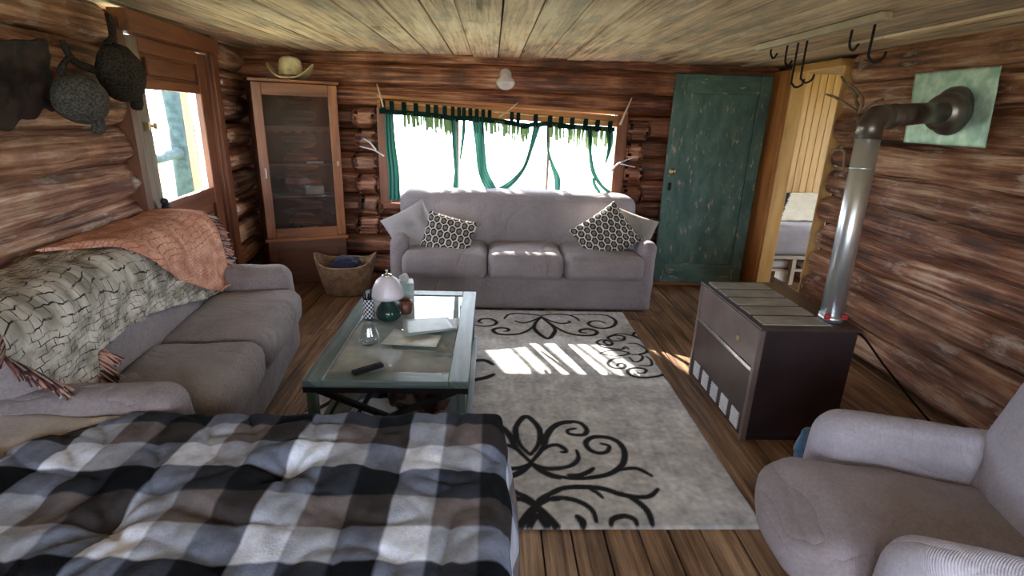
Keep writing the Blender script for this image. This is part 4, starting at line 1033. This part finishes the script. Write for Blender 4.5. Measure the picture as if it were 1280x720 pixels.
# side panels back towards the corner
mb.bar((.008, .02, .0), (.008, .02, .001), .001)
def panel(mb, a, b, z0, z1, th=.016):
    a, b = Vector(a), Vector(b); d = (b - a); L = d.length; R = Matrix.Rotation(math.atan2(d.y, d.x), 3, 'Z')
    m_ = (a + b) / 2; mb.box((m_.x, m_.y, (z0 + z1) / 2), (L, th, z1 - z0), R, 2)
mb = MB()
panel(mb, (.01, .02), (-.03, .3), 0, CH); panel(mb, (cw - .01, .02), (cw - .02, .12), 0, CH); panel(mb, (-.03, .3), (cw / 2, .42), 0, CH); panel(mb, (cw - .02, .12), (cw / 2, .42), 0, CH)
mb.build('carcass', 'cabdark', cb, smooth=False)
mb = MB()
def slab(mb, z, th, grow=0.0):
    pts = [(-grow, -grow), (cw + grow, -grow), (cw, .12), (cw / 2, .42), (-.03, .3)]
    vs = [(x, y, z) for x, y in pts] + [(x, y, z + th) for x, y in pts]
    fs = [(4, 3, 2, 1, 0), (5, 6, 7, 8, 9)] + [(i, (i + 1) % 5, (i + 1) % 5 + 5, i + 5) for i in range(5)]
    mb.add(vs, fs, [(v[0], v[1] + v[2], 3.3) for v in vs])
slab(mb, CH - .02, .025, .02); mb.build('cabinet_top', 'cabwood', cb, smooth=False, bevel=.004)
mb = MB(); slab(mb, LZ - .01, .03, .02); mb.build('ledge', 'cabwood', cb, smooth=False, bevel=.004)
dr_ = MB(); fw = .075
dr_.box((fw / 2 + .0, -.005, (LZ + .02 + CH - .02) / 2), (fw, .03, CH - LZ - .05), grain=2); dr_.box((cw - fw / 2, -.005, (LZ + CH) / 2), (fw, .03, CH - LZ - .05), grain=2)
dr_.box((cw / 2, -.005, CH - .075), (cw - 2 * fw, .03, .1), grain=0); dr_.box((cw / 2, -.005, LZ + .065), (cw - 2 * fw, .03, .09), grain=0)
door = dr_.build('glass_door', 'cabwood', cb, smooth=False, bevel=.005)
mb = MB(); mb.box((cw / 2, .0, (LZ + CH) / 2), (cw - 2 * fw + .01, .004, CH - LZ - .2)); mb.build('pane', 'glasscab', door, smooth=False)
mb = MB(); mb.tube(smooth_path([(.04, -.02, 1.06), (.045, -.04, 1.05), (.045, -.04, .99), (.04, -.02, .98)], 5), .006, 8); mb.build('handle', 'ceramic', door)
mb = MB(); mb.box((cw - .03, -.024, 1.1), (.018, .01, .04)); mb.build('catch', 'brass', door, smooth=False)
mb = MB(); mb.box((cw / 2, .0, LZ / 2), (cw, .02, LZ - .01), grain=0); mb.box((cw / 2, -.012, .2), (cw - .16, .012, .26), grain=0); mb.build('lower_panel', 'cabdark', cb, smooth=False, bevel=.005)
for zz in (.8, 1.08):
    mb = MB(); slab(mb, zz, .015, -.02); mb.build('shelf', 'cabdark', cb, smooth=False)
mb = MB()
slab(mb, 1.4, .015, -.02)
def scal(u, v): return Vector((.03 + (cw - .06) * u, .018, 1.4 - v * (.02 + .022 * abs(math.sin(u * PI * 7)))))
mb.grid(scal, 84, 3); mb.build('scalloped_shelf', 'cabdark', cb, smooth=False)
def cabp(x, y, z):
    return CL + cdir * x + Vector((-cdir.y, cdir.x, 0)) * y + Vector((0, 0, z))
cr = math.atan2(cdir.y, cdir.x)
fz = LZ + .021
mb = MB(); mb.box((0, 0, .0), (.2, .14, .06), Matrix.Rotation(.15, 3, 'Z')); o = mb.build('paper_stack', 'paper', smooth=False, bevel=.003); o.location = cabp(.36, .14, fz + .03); o.rotation_euler.z = cr; tag(o, 'stack of white papers at the bottom of the glass cabinet', 'papers')
mb = MB(); mb.tube(smooth_path([(-.1, 0, .02), (-.03, .01, .06), (.04, 0, .03), (.11, .01, .07)], 6), [.02] * 19, 8); mb.tube([(-.08, .04, .02), (.03, .03, .1)], .012, 8); o = mb.build('coiled_strap', 'black'); o.location = cabp(.2, .1, fz); o.rotation_euler.z = cr; tag(o, 'dark coiled strap at the bottom of the glass cabinet', 'strap')
mb = MB(); mb.box((0, 0, .0), (.14, .12, .02)); o = mb.build('folded_map', 'papergray', smooth=False); o.location = cabp(.46, .1, 1.106); o.rotation_euler.z = cr; tag(o, 'grey folded sheet on the middle shelf of the glass cabinet', 'papers')
mb = MB(); mb.box((0, 0, .04), (.16, .1, .08)); o = mb.build('tin_box', 'papergray', smooth=False, bevel=.006); o.location = cabp(.44, .12, .8155); o.rotation_euler.z = cr; tag(o, 'grey tin box on the lowest shelf of the glass cabinet', 'box')

# hat on the cabinet
hp = cabp(.33, .13, CH + .008)
ht = thing('cowboy_hat', 'cream straw cowboy hat lying on top of the corner cabinet', 'hat', tuple(hp), .1); ht.scale = (1.12, 1.12, 1.3)
mb = MB()
def brim(u, v):
    a = u * 2 * PI; r = .075 + v * .09
    x, y = r * math.cos(a) * 1.12, r * math.sin(a) * .95
    lift = .085 * (v ** 1.6) * (abs(math.cos(a)) ** 2.4) - .012 * v * abs(math.sin(a))
    return Vector((x * (1 - .1 * v * abs(math.cos(a))), y, .018 + lift))
mb.grid(brim, 64, 10); mb.build('brim', 'straw', ht, solid=.006)
mb = MB()
def crown(p, a):
    k = p.z / .12
    p = p.copy()
    if p.z > .07: p.z -= .045 * math.exp(-(p.y / .022) ** 2) * max(0, min(1, (p.z - .07) / .04)) ; p.y *= .9
    return p + Vector((0, 0, .012))
mb.lathe([(.088, 0), (.086, .04), (.083, .085), (.078, .115), (.066, .13), (.045, .136), (.02, .138), (0, .138)], n=48, sx=1.05, sy=.82, fn=crown); mb.build('crown', 'straw', ht)
mb = MB(); mb.lathe([(.089, .014), (.0885, .03)], n=40, sx=1.06, sy=.83); mb.build('hat_band', 'basket', ht, solid=.003)

# ------------------------------------------------------------------ basket
bk = thing('basket', 'woven tan basket with raised handles beside the corner cabinet', 'basket', (-1.28, 4.58, 0), .1)
mb = MB()
def bask(u, v, rr=0):
    a = u * 2 * PI; z = v * (.27 + .085 * abs(math.cos(a)) ** 5)
    r = .165 + .075 * v ** .8 + rr + .005 * math.sin(v * 78 + (int(u * 44) % 2) * PI) * 1
    return Vector((r * 1.08 * math.cos(a), r * .92 * math.sin(a), z + .004))
mb.grid(bask, 88, 50); mb.lathe([(0, .01), (.165, .01)], n=30); mb.build('basket_body', 'basket', bk, solid=.008)
mb = MB(); mb.tube([bask(k / 60, 1.0) for k in range(60)], .008, 8, closed=True); mb.build('rim', 'basket', bk)
mb = MB(); mb.soft((-1.27, 4.58, .2), (.24, .24, .24), r=.07, nz=.03, nf=7, N_=16, seed=90); tag(mb.build('navy_cloth', 'navy'), 'navy cloth bundled inside the woven basket', 'cloth')

# ------------------------------------------------------------------ curtains and rod
CY = 4.985
rod0, rod1 = Vector((-1.0045, 4.985, 1.648)), Vector((1.1183, 4.985, 1.5309))
rd = thing('curtain_rod', 'thin yellow curtain pole across the top of the long window', 'curtain rod')
mb = MB(); mb.tube([rod0, rod0.lerp(rod1, .5), rod1], .008, 10); mb.build('pole', 'pine', rd)
for q in (.01, .99):
    mb = MB(); p = rod0.lerp(rod1, q); mb.bar(p, (p.x, BACK + .03, p.z), .02); mb.build('bracket', 'pine', rd, smooth=False)
def strip(mb, pts, ws, y=CY, amp=.012, fold_=3, n=10, ph=0.0):
    """hanging cloth strip through (x,z) points with widths ws and pleats"""
    P3 = smooth_path([(p[0], 0, p[2]) for p in pts], 8); L = len(P3)
    def f(u, v):
        k = u * (L - 1); i = min(int(k), L - 2); q = P3[i].lerp(P3[i + 1], k - i); d = (P3[i + 1] - P3[i]).normalized()
        nrm = Vector((d.z, 0, -d.x)); nrm = nrm if nrm.x > 0 else -nrm
        w = lerp([j / (len(ws) - 1) for j in range(len(ws))], ws, u)
        off = (v - .5) * w
        return Vector((q.x + nrm.x * off, y + amp * math.cos(v * fold_ * 2 * PI + ph + u * 1.2), q.z + nrm.z * off))
    mb.grid(f, 30, n * 2)
def curtain(lab, hem, tabs, drapes, fr):
    t = thing('curtain', lab, 'curtain', group=None)
    mb = MB(); hp_ = smooth_path(hem, 8); L = len(hp_)
    def hf(u, v):
        k = u * (L - 1); i = min(int(k), L - 2); q = hp_[i].lerp(hp_[i + 1], k - i)
        return Vector((q.x, CY + .01 * math.sin(u * L * .7), q.z - .02 + .042 * v))
    mb.grid(hf, L * 2, 2); mb.build('hem', 'curtdark', t)
    for a, b, w in tabs:
        mb = MB(); a, b = Vector(a), Vector(b)
        mb.bar((a.x, CY - .012, a.z + .012), (b.x, CY - .008, b.z - .01), w, .003, up=(0, 1, 0)) if False else None
        for yy in (-.013, .013):
            mb.add([(a.x - w / 2, CY + yy, a.z + .008), (a.x + w / 2, CY + yy, a.z + .008), (b.x + w / 2, CY + yy * .4, b.z - .006), (b.x - w / 2, CY + yy * .4, b.z - .006)], [(0, 1, 2, 3)])
        mb.add([(a.x - w / 2, CY - .013, a.z + .008), (a.x + w / 2, CY - .013, a.z + .008), (a.x + w / 2, CY + .013, a.z + .008), (a.x - w / 2, CY + .013, a.z + .008)], [(0, 1, 2, 3)])
        mb.build('tab', 'curtdark', t, smooth=False)
    for pts, ws, fo in drapes:
        mb = MB(); strip(mb, pts, ws, fold_=fo); mb.build('drape', 'curt', t)
    mb = MB(); rnd = random.Random(11)
    for x0, z0, x1, z1, ln in fr:
        n = int((x1 - x0) / .012)
        for k in range(n):
            s_ = (k + .5) / n; x = x0 + (x1 - x0) * s_; z = z0 + (z1 - z0) * s_; l = ln * rnd.uniform(.7, 1.2); w = rnd.uniform(.009, .019)
            mb.add([(x - w / 2, CY + .004, z), (x + w / 2, CY + .008, z), (x + w / 2 + rnd.uniform(-.006, .006), CY + .006, z - l), (x - w / 2 + rnd.uniform(-.004, .006), CY + .002, z - l * rnd.uniform(.8, 1))], [(0, 1, 2, 3)])
    if mb.v: mb.build('fringe', 'curtfringe', t)
    return t
def tabset(xs_, zt0, zb0, w=.04):
    out = []
    for x in xs_:
        q = (x - rod0.x) / (rod1.x - rod0.x); zt = rod0.z + (rod1.z - rod0.z) * q
        out.append(((x, CY, zt), (x, CY, zt - zb0), w))
    return out
hemL = [(-1.0085, 4.985, 1.5607), (-0.8254, 4.985, 1.5529), (-0.6131, 4.985, 1.546), (-0.3999, 4.985, 1.5254), (-0.3143, 4.985, 1.5076)]
hemM = [(-0.3785, 4.985, 1.5193), (-0.2213, 4.985, 1.5241), (-0.0419, 4.985, 1.516), (0.1747, 4.985, 1.4951), (0.2841, 4.985, 1.4708), (0.3774, 4.985, 1.4944)]
hemR = [(0.378, 4.985, 1.4806), (0.5005, 4.985, 1.4982), (0.6834, 4.985, 1.483), (0.9032, 4.985, 1.4758), (1.1094, 4.985, 1.4681)]
xp = lambda px_: None
XT = [[-0.9735, -0.8959, -0.7898, -0.6836, -0.5772, -0.5062, -0.4281], [-0.3569, -0.3, -0.2572, -0.2002, -0.1431, -0.0859, -0.0287, 0.1718, 0.2291], [0.3872, 0.5168, 0.6177, 0.7188, 0.8417, 0.9504, 1.0665]]
FR = [[(-0.7969, 4.985, 1.5606), (-0.3571, 4.985, 1.5267)], [(-0.0994, 4.985, 1.521), (0.3337, 4.985, 1.5)], [(0.4929, 4.985, 1.5049), (1.0862, 4.985, 1.4813)]]
WPX = .0078
drL = [([(-0.9241, 4.985, 1.5566), (-0.9209, 4.985, 1.2817), (-0.9016, 4.985, 1.0333), (-0.9039, 4.985, 0.7761)], [.07, .09, .1, .11], 3)]
drM = [([(-0.35, 4.985, 1.5201), (-0.3434, 4.985, 1.2986), (-0.3293, 4.985, 1.0491), (-0.3371, 4.985, 0.8654)], [.045, .04, .03, .06], 2),
       ([(-0.257, 4.985, 1.523), (-0.2638, 4.985, 1.371), (-0.2926, 4.985, 1.1582)], [.03, .03, .012], 2),
       ([(-0.1355, 4.985, 1.5404), (-0.1111, 4.985, 1.3055), (-0.0785, 4.985, 1.056), (0.0139, 4.985, 0.8746)], [.11, .09, .09, .1], 4),
       ([(0.4063, 4.985, 1.4953), (0.3573, 4.985, 1.2838), (0.2981, 4.985, 1.1028), (0.1911, 4.985, 0.9682), (0.059, 4.985, 0.8684)], [.07, .035, .03, .05, .08], 2)]
drR = [([(0.5005, 4.985, 1.4982), (0.5115, 4.985, 1.2883), (0.5561, 4.985, 1.1462), (0.6165, 4.985, 1.0018), (0.6188, 4.985, 0.8305)], [.018, .02, .03, .06, .04], 1),
       ([(0.8886, 4.985, 1.4753), (0.9049, 4.985, 1.2641), (0.9489, 4.985, 1.0844), (1.0344, 4.985, 0.9612), (1.1485, 4.985, 0.8744)], [.05, .03, .04, .03, .03], 2),
       ([(1.066, 4.985, 1.4598), (1.084, 4.985, 1.3406), (1.0552, 4.985, 1.1603)], [.07, .05, .01], 2),
       ([(0.9529, 4.985, 1.0331), (0.9739, 4.985, 0.9596), (1.0249, 4.985, 0.8937)], [.03, .03, .03], 1)]
def frs(a, b, ln=.12): return [(a[0], a[2], b[0], b[2], ln)]
curtain('green tab curtain hanging at the left end of the long window', hemL, tabset(XT[0], 0, .095), drL, frs(*FR[0], .15))
curtain('green tab curtain bunched and gathered at the middle of the long window', hemM, tabset(XT[1], 0, .1, .034), drM, frs(*FR[1], .15))
curtain('green tab curtain hanging at the right end of the long window', hemR, tabset(XT[2], 0, .09), drR, frs(*FR[2], .18))

# sticks and antler twigs around the window
def twig(name, lab, cat, paths, mat, r=.007):
    mb = MB()
    for k, p in enumerate(paths):
        q = smooth_path(p, 5); n = len(q); mb.tube(q, [r * (1 - .55 * i / n) for i in range(n)], 7)
    return tag(mb.build(name, mat), lab, cat)
twig('forked_stick', 'pale forked stick standing at the upper left corner of the window', 'stick', [[(-0.9669, 4.96, 1.5953), (-0.99, 4.96, 1.7007), (-1.0138, 4.96, 1.7851)], [(-0.9779, 4.96, 1.6615), (-1.0109, 4.96, 1.7)]], 'stick', .009)
twig('stick', 'pale straight stick leaning at the upper right corner of the window', 'stick', [[(1.151, 4.96, 1.5115), (1.1913, 4.96, 1.6226), (1.2368, 4.96, 1.7459)]], 'stick', .012)
twig('stick', 'short pale stick stuck across the curtain tabs above mid window', 'stick', [[(0.0577, 4.95, 1.5465), (0.1417, 4.95, 1.6032), (0.2247, 4.95, 1.673)]], 'stick', .008)
twig('antler_hook', 'white forked antler left of the window holding the curtain', 'antler', [[(-0.982, 4.98, 1.1746), (-1.0662, 4.98, 1.2216), (-1.1936, 4.98, 1.2529)], [(-1.0497, 4.97, 1.2226), (-1.0968, 4.97, 1.2842), (-1.1587, 4.97, 1.324)]], 'ceramic', .009)
twig('antler_hook', 'white forked antler right of the window holding the curtain', 'antler', [[(1.1122, 4.98, 1.0967), (1.1805, 4.98, 1.1715), (1.3316, 4.98, 1.2336)], [(1.1781, 4.97, 1.1722), (1.2624, 4.97, 1.1528), (1.3312, 4.97, 1.1402)]], 'ceramic', .009)
twig('driftwood_twig', 'small dark twig on the window ledge above the long sofa', 'twig', [[(0.6851, 5.04, 0.8545), (0.7444, 5.04, 0.8864), (0.8225, 5.04, 0.8657)], [(0.7134, 5.04, 0.8931), (0.776, 5.04, 0.8721)]], 'antler', .006)
twig('driftwood_twig', 'long thin dark twig lying on the window ledge near its right end', 'twig', [[(0.9222, 5.04, 0.8683), (1.0759, 5.04, 0.8724), (1.232, 5.04, 0.8536)]], 'antler', .006)

# wall lamp above the window
lp = (0.1062, 5.0, 1.9031)
wlp = thing('wall_lamp', 'round white ceramic wall lamp with clear glass globe above the window', 'lamp', (lp[0], 5.0, lp[2]))
mb = MB(); mb.tube([(0, .06, .0), (0, .0, .0), (0, -.03, .0)], [.055, .05, .035], 22); mb.build('lamp_holder', 'ceramic', wlp)
mb = MB(); mb.lathe([(.03, .0), (.04, -.02), (.07, -.045), (.084, -.065), (.078, -.09), (.055, -.115), (.025, -.13), (0, -.133)], c=(0, -.06, 0), n=10); mb.build('glass_globe', 'shade', wlp, smooth=False)
mb = MB(); mb.lathe([(.03, .012), (.04, .006), (.04, -.006), (.028, -.015)], c=(0, -.035, 0)); mb.build('collar', 'ceramic', wlp)
mb = MB(); mb.lathe([(.012, -.01), (.014, -.03), (.034, -.05), (.038, -.07), (.024, -.095), (0, -.102)], c=(0, -.06, 0)); mb.build('bulb', 'ceramic', wlp)

# ------------------------------------------------------------------ ceiling rail with hooks
rl0, rl1 = Vector((1.7447, 3.7222, 2.02)), Vector((1.746, 2.5578, 2.02))
mb = MB(); mb.bar((rl0.x, rl0.y, 2.03), (rl1.x, rl1.y, 2.03), .06, .035); tag(mb.build('hanging_rail', 'rail', smooth=False, bevel=.004), 'pale wooden rail fixed under the ceiling with iron hooks on it', 'rail')
def shook(px_top, lab, zt, zb, big=True):
    q = rl0.lerp(rl1, px_top); ln = zt - zb
    mb = MB()
    pts = [(0, 0, 0), (0, 0, -ln + .045), (.0, -.006, -ln + .02), (.0, -.03, -ln + .0), (.0, -.06, -ln + .015), (0, -.068, -ln + .045)] if big else [(0, 0, 0), (0, 0, -ln + .03), (0, -.02, -ln), (0, -.04, -ln + .03)]
    mb.tube(smooth_path(pts, 6), .006, 8); o = mb.build('iron_hook', 'blackiron'); o.location = (q.x + .036, q.y, zt); o.rotation_euler.z = .9
    return tag(o, lab, 'hook', 'iron hooks on the ceiling rail')
shook(.07, 'short iron hook at the window end of the ceiling rail', 2.03, 1.96, False)
shook(.24, 'straight iron hook second from the window end of the ceiling rail', 2.05, 1.9, False)
shook(.34, 'long iron hook with its curl over the doorway, left of a pair', 2.05, 1.77)
shook(.42, 'long iron hook with its curl over the doorway, right of a pair', 2.03, 1.79)
shook(.76, 'straight iron hook near the free end of the ceiling rail', 2.05, 1.92, False)
shook(.9, 'long curled iron hook at the free end of the ceiling rail', 2.03, 1.85)

# antler rack on right wall + small L hook
twig('antler_rack', 'brown branching antler rack fixed to the right log wall beside the doorway', 'antler', [
    [(2.38, 3.4924, 1.5411), (2.38, 3.5387, 1.6497), (2.38, 3.6224, 1.7504), (2.38, 3.694, 1.8133)], [(2.36, 3.5055, 1.639), (2.36, 3.6366, 1.6902), (2.36, 3.7854, 1.745), (2.36, 3.9045, 1.7701)], [(2.36, 3.4934, 1.6487), (2.36, 3.4193, 1.6957), (2.36, 3.3142, 1.721)], [(2.35, 3.4907, 1.6387), (2.35, 3.4889, 1.7209), (2.35, 3.5746, 1.7869), (2.35, 3.6715, 1.831)], [(2.38, 3.5899, 1.7493), (2.38, 3.7111, 1.8141), (2.38, 3.803, 1.8802)]], 'antler', .014)
twig('wooden_peg', 'short bent wooden peg on the log wall behind the flue pipe', 'peg', [[(2.36, 3.7063, 1.3969), (2.36, 3.5855, 1.4041), (2.36, 3.5554, 1.3435), (2.36, 3.5383, 1.2714)]], 'antler', .011)

# ------------------------------------------------------------------ fur hats on a horn by the door
hb = Vector((-1.86, 2.9118, 1.695)); hc = Vector((-1.78, 2.4896, 1.5614))
def furhat(name, lab, c, mat, seed, sx, sy, sz, brim_dir):
    t = thing(name, lab, 'hat', tuple(c))
    mb = MB(); rows = 26
    def f(u, v):
        a = u * 2 * PI; b = (v - .5) * PI
        p = Vector((math.cos(b) * math.cos(a), math.cos(b) * math.sin(a), math.sin(b)))
        k = 1 + .06 * noise.noise(p * 2 + Vector((seed, 0, 0))) + .03 * noise.noise(p * 9 + Vector((seed, 0, 0)))
        return Vector((p.x * sx * k, p.y * sy * k, p.z * sz * k))
    mb.grid(f, 48, rows); mb.build('hat_body', mat, t)
    mb = MB(); mb.soft((.02, sy * .35, -sz * .95), (.05, .07, .09), r=.024, nz=.01, nf=14, N_=10, seed=seed); mb.build('ear_flap', mat, t)
    return t
furhat('fur_hat', 'larger dark fur hat hanging against the door frame', hb, 'fur', 1, .085, .14, .135, (0, 0, -1))
furhat('fur_hat', 'smaller grey fur hat hanging in front of the left logs', hc, 'furg', 4, .09, .125, .1, (0, 0, -1))
twig('horn', 'dark forked horn on the left wall with two fur hats hung on it', 'horn', [
    [(-1.9, 2.8393, 1.7138), (-1.9, 2.8781, 1.8073), (-1.9, 2.9692, 1.8835), (-1.9, 2.9596, 1.9683)], [(-1.92, 2.9778, 1.8104), (-1.92, 2.9882, 1.8854), (-1.92, 2.9749, 1.9772)], [(-1.9, 2.7914, 1.6993), (-1.9, 2.6712, 1.7239), (-1.9, 2.624, 1.7722), (-1.9, 2.617, 1.8103)], [(-1.86, 2.5405, 1.6426), (-1.86, 2.5156, 1.6796), (-1.86, 2.573, 1.7359)]], 'fur', .02)
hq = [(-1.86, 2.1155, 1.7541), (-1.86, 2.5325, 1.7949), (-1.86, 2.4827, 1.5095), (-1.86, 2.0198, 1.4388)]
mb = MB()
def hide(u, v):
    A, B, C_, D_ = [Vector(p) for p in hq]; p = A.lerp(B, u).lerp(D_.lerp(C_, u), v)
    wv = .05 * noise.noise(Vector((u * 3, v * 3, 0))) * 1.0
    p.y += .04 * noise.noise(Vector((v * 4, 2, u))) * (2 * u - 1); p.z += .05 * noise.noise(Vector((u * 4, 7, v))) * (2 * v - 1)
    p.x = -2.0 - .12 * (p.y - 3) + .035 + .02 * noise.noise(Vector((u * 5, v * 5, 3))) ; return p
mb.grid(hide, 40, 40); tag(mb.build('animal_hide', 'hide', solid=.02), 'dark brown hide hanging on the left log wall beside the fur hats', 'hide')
# small things on the door ledge behind the sofa
q = (-2.0, 3.3107, 0.941)
mb = MB(); 
for k, (dx_, dz, r) in enumerate(((0, .05, .022), (.01, .015, .026), (.025, -.03, .028), (.05, -.04, .024))): mb.soft((q[0] , q[1] + dx_, q[2] + dz), (r * 2, r * 2, r * 2), r=r, nz=.004, nf=12, N_=8, seed=k)
tag(mb.build('harness_bells', 'darkmetal'), 'string of small dark bells hanging on the glazed door', 'bells')

# ------------------------------------------------------------------ side room furniture
bb = thing('bunk', 'narrow grey-covered bench seen through the doorway', 'bench', (3.2, 5.3, 0))
mb = MB(); mb.soft((.05, 0, .45), (1.0, .5, .3), r=.05, nz=.008, N_=12, seed=95); mb.build('bench_cushion', 'graypillow', bb)
mb = MB(); mb.box((.05, 0, .285), (.98, .5, .03), grain=0)
for X in (-.4, -.12, .16, .44): mb.box((X, -.1, .135), (.04, .28, .27), grain=2)
mb.box((.05, 0, .14), (.9, .4, .02), grain=0); mb.build('bench_shelf', 'rail', bb, smooth=False)
mb = MB()
mb.grid(lambda u, v: Vector((2.85 + .7 * u, 5.33 + .2 * v, .615 + .26 * v + .01 * noise.noise(Vector((u * 6, v * 5, 0))))), 40, 24, lambda u, v: (.02, .018, .022) if u < .34 - .25 * (1 - v) + .12 else (.62, .56, .42))
tag(mb.build('quilt', 'mattecol', solid=.02), 'black and cream quilt propped on the bench beyond the doorway', 'quilt')
for k, (x, lab) in enumerate(((2.96, 'white folded linen on the shelf under the bench, nearest the jamb'), (3.28, 'pale grey bundle on the shelf under the bench beyond the doorway'))):
    mb = MB(); mb.soft((x, 5.2, .2), (.18, .2, .09), r=.03, nz=.01, N_=10, seed=k + 99); tag(mb.build('folded_linen', 'white' if k == 0 else 'graypillow'), lab, 'linen')

# ------------------------------------------------------------------ light
w = bpy.data.worlds.new('world'); scene.world = w; w.use_nodes = True
bg = w.node_tree.nodes['Background']; bg.inputs[0].default_value = (.84, .93, 1.06, 1); bg.inputs[1].default_value = 12.0
sun_d = bpy.data.lights.new('sun', 'SUN'); sun = bpy.data.objects.new('sun', sun_d); COL.objects.link(sun)
sd = Vector((.37 * .84, -.93 * .84, -.545)).normalized()
sun.rotation_euler = sd.to_track_quat('-Z', 'Y').to_euler(); sun_d.energy = 24; sun_d.angle = .005; sun_d.color = (1, .93, .8)
def portal(loc, nrm, sx, sy):
    d = bpy.data.lights.new('daylight_portal', 'AREA'); d.shape = 'RECTANGLE'; d.size = sx; d.size_y = sy; d.cycles.is_portal = True
    o = bpy.data.objects.new('daylight_portal', d); COL.objects.link(o); o.location = loc
    o.rotation_euler = Vector(nrm).to_track_quat('-Z', 'Y').to_euler(); return o
portal((-1.0, REAR - .2, 1.24), (0, 1, 0), 1.15, 1.1)
portal((.5, REAR - .2, 1.24), (0, 1, 0), .95, 1.1)
portal((RX + .3, -.6, 1.14), (-1, 0, 0), 1.3, 1.05)
portal((.1, BACK + .3, 1.16), (0, -1, 0), 2.2, .95)
portal(tuple(LW(.825, .12, 1.3)), tuple(-LV), .86, .7)
portal((4.85, 4.1, 1.27), (-1, 0, 0), 1.3, 1.1)
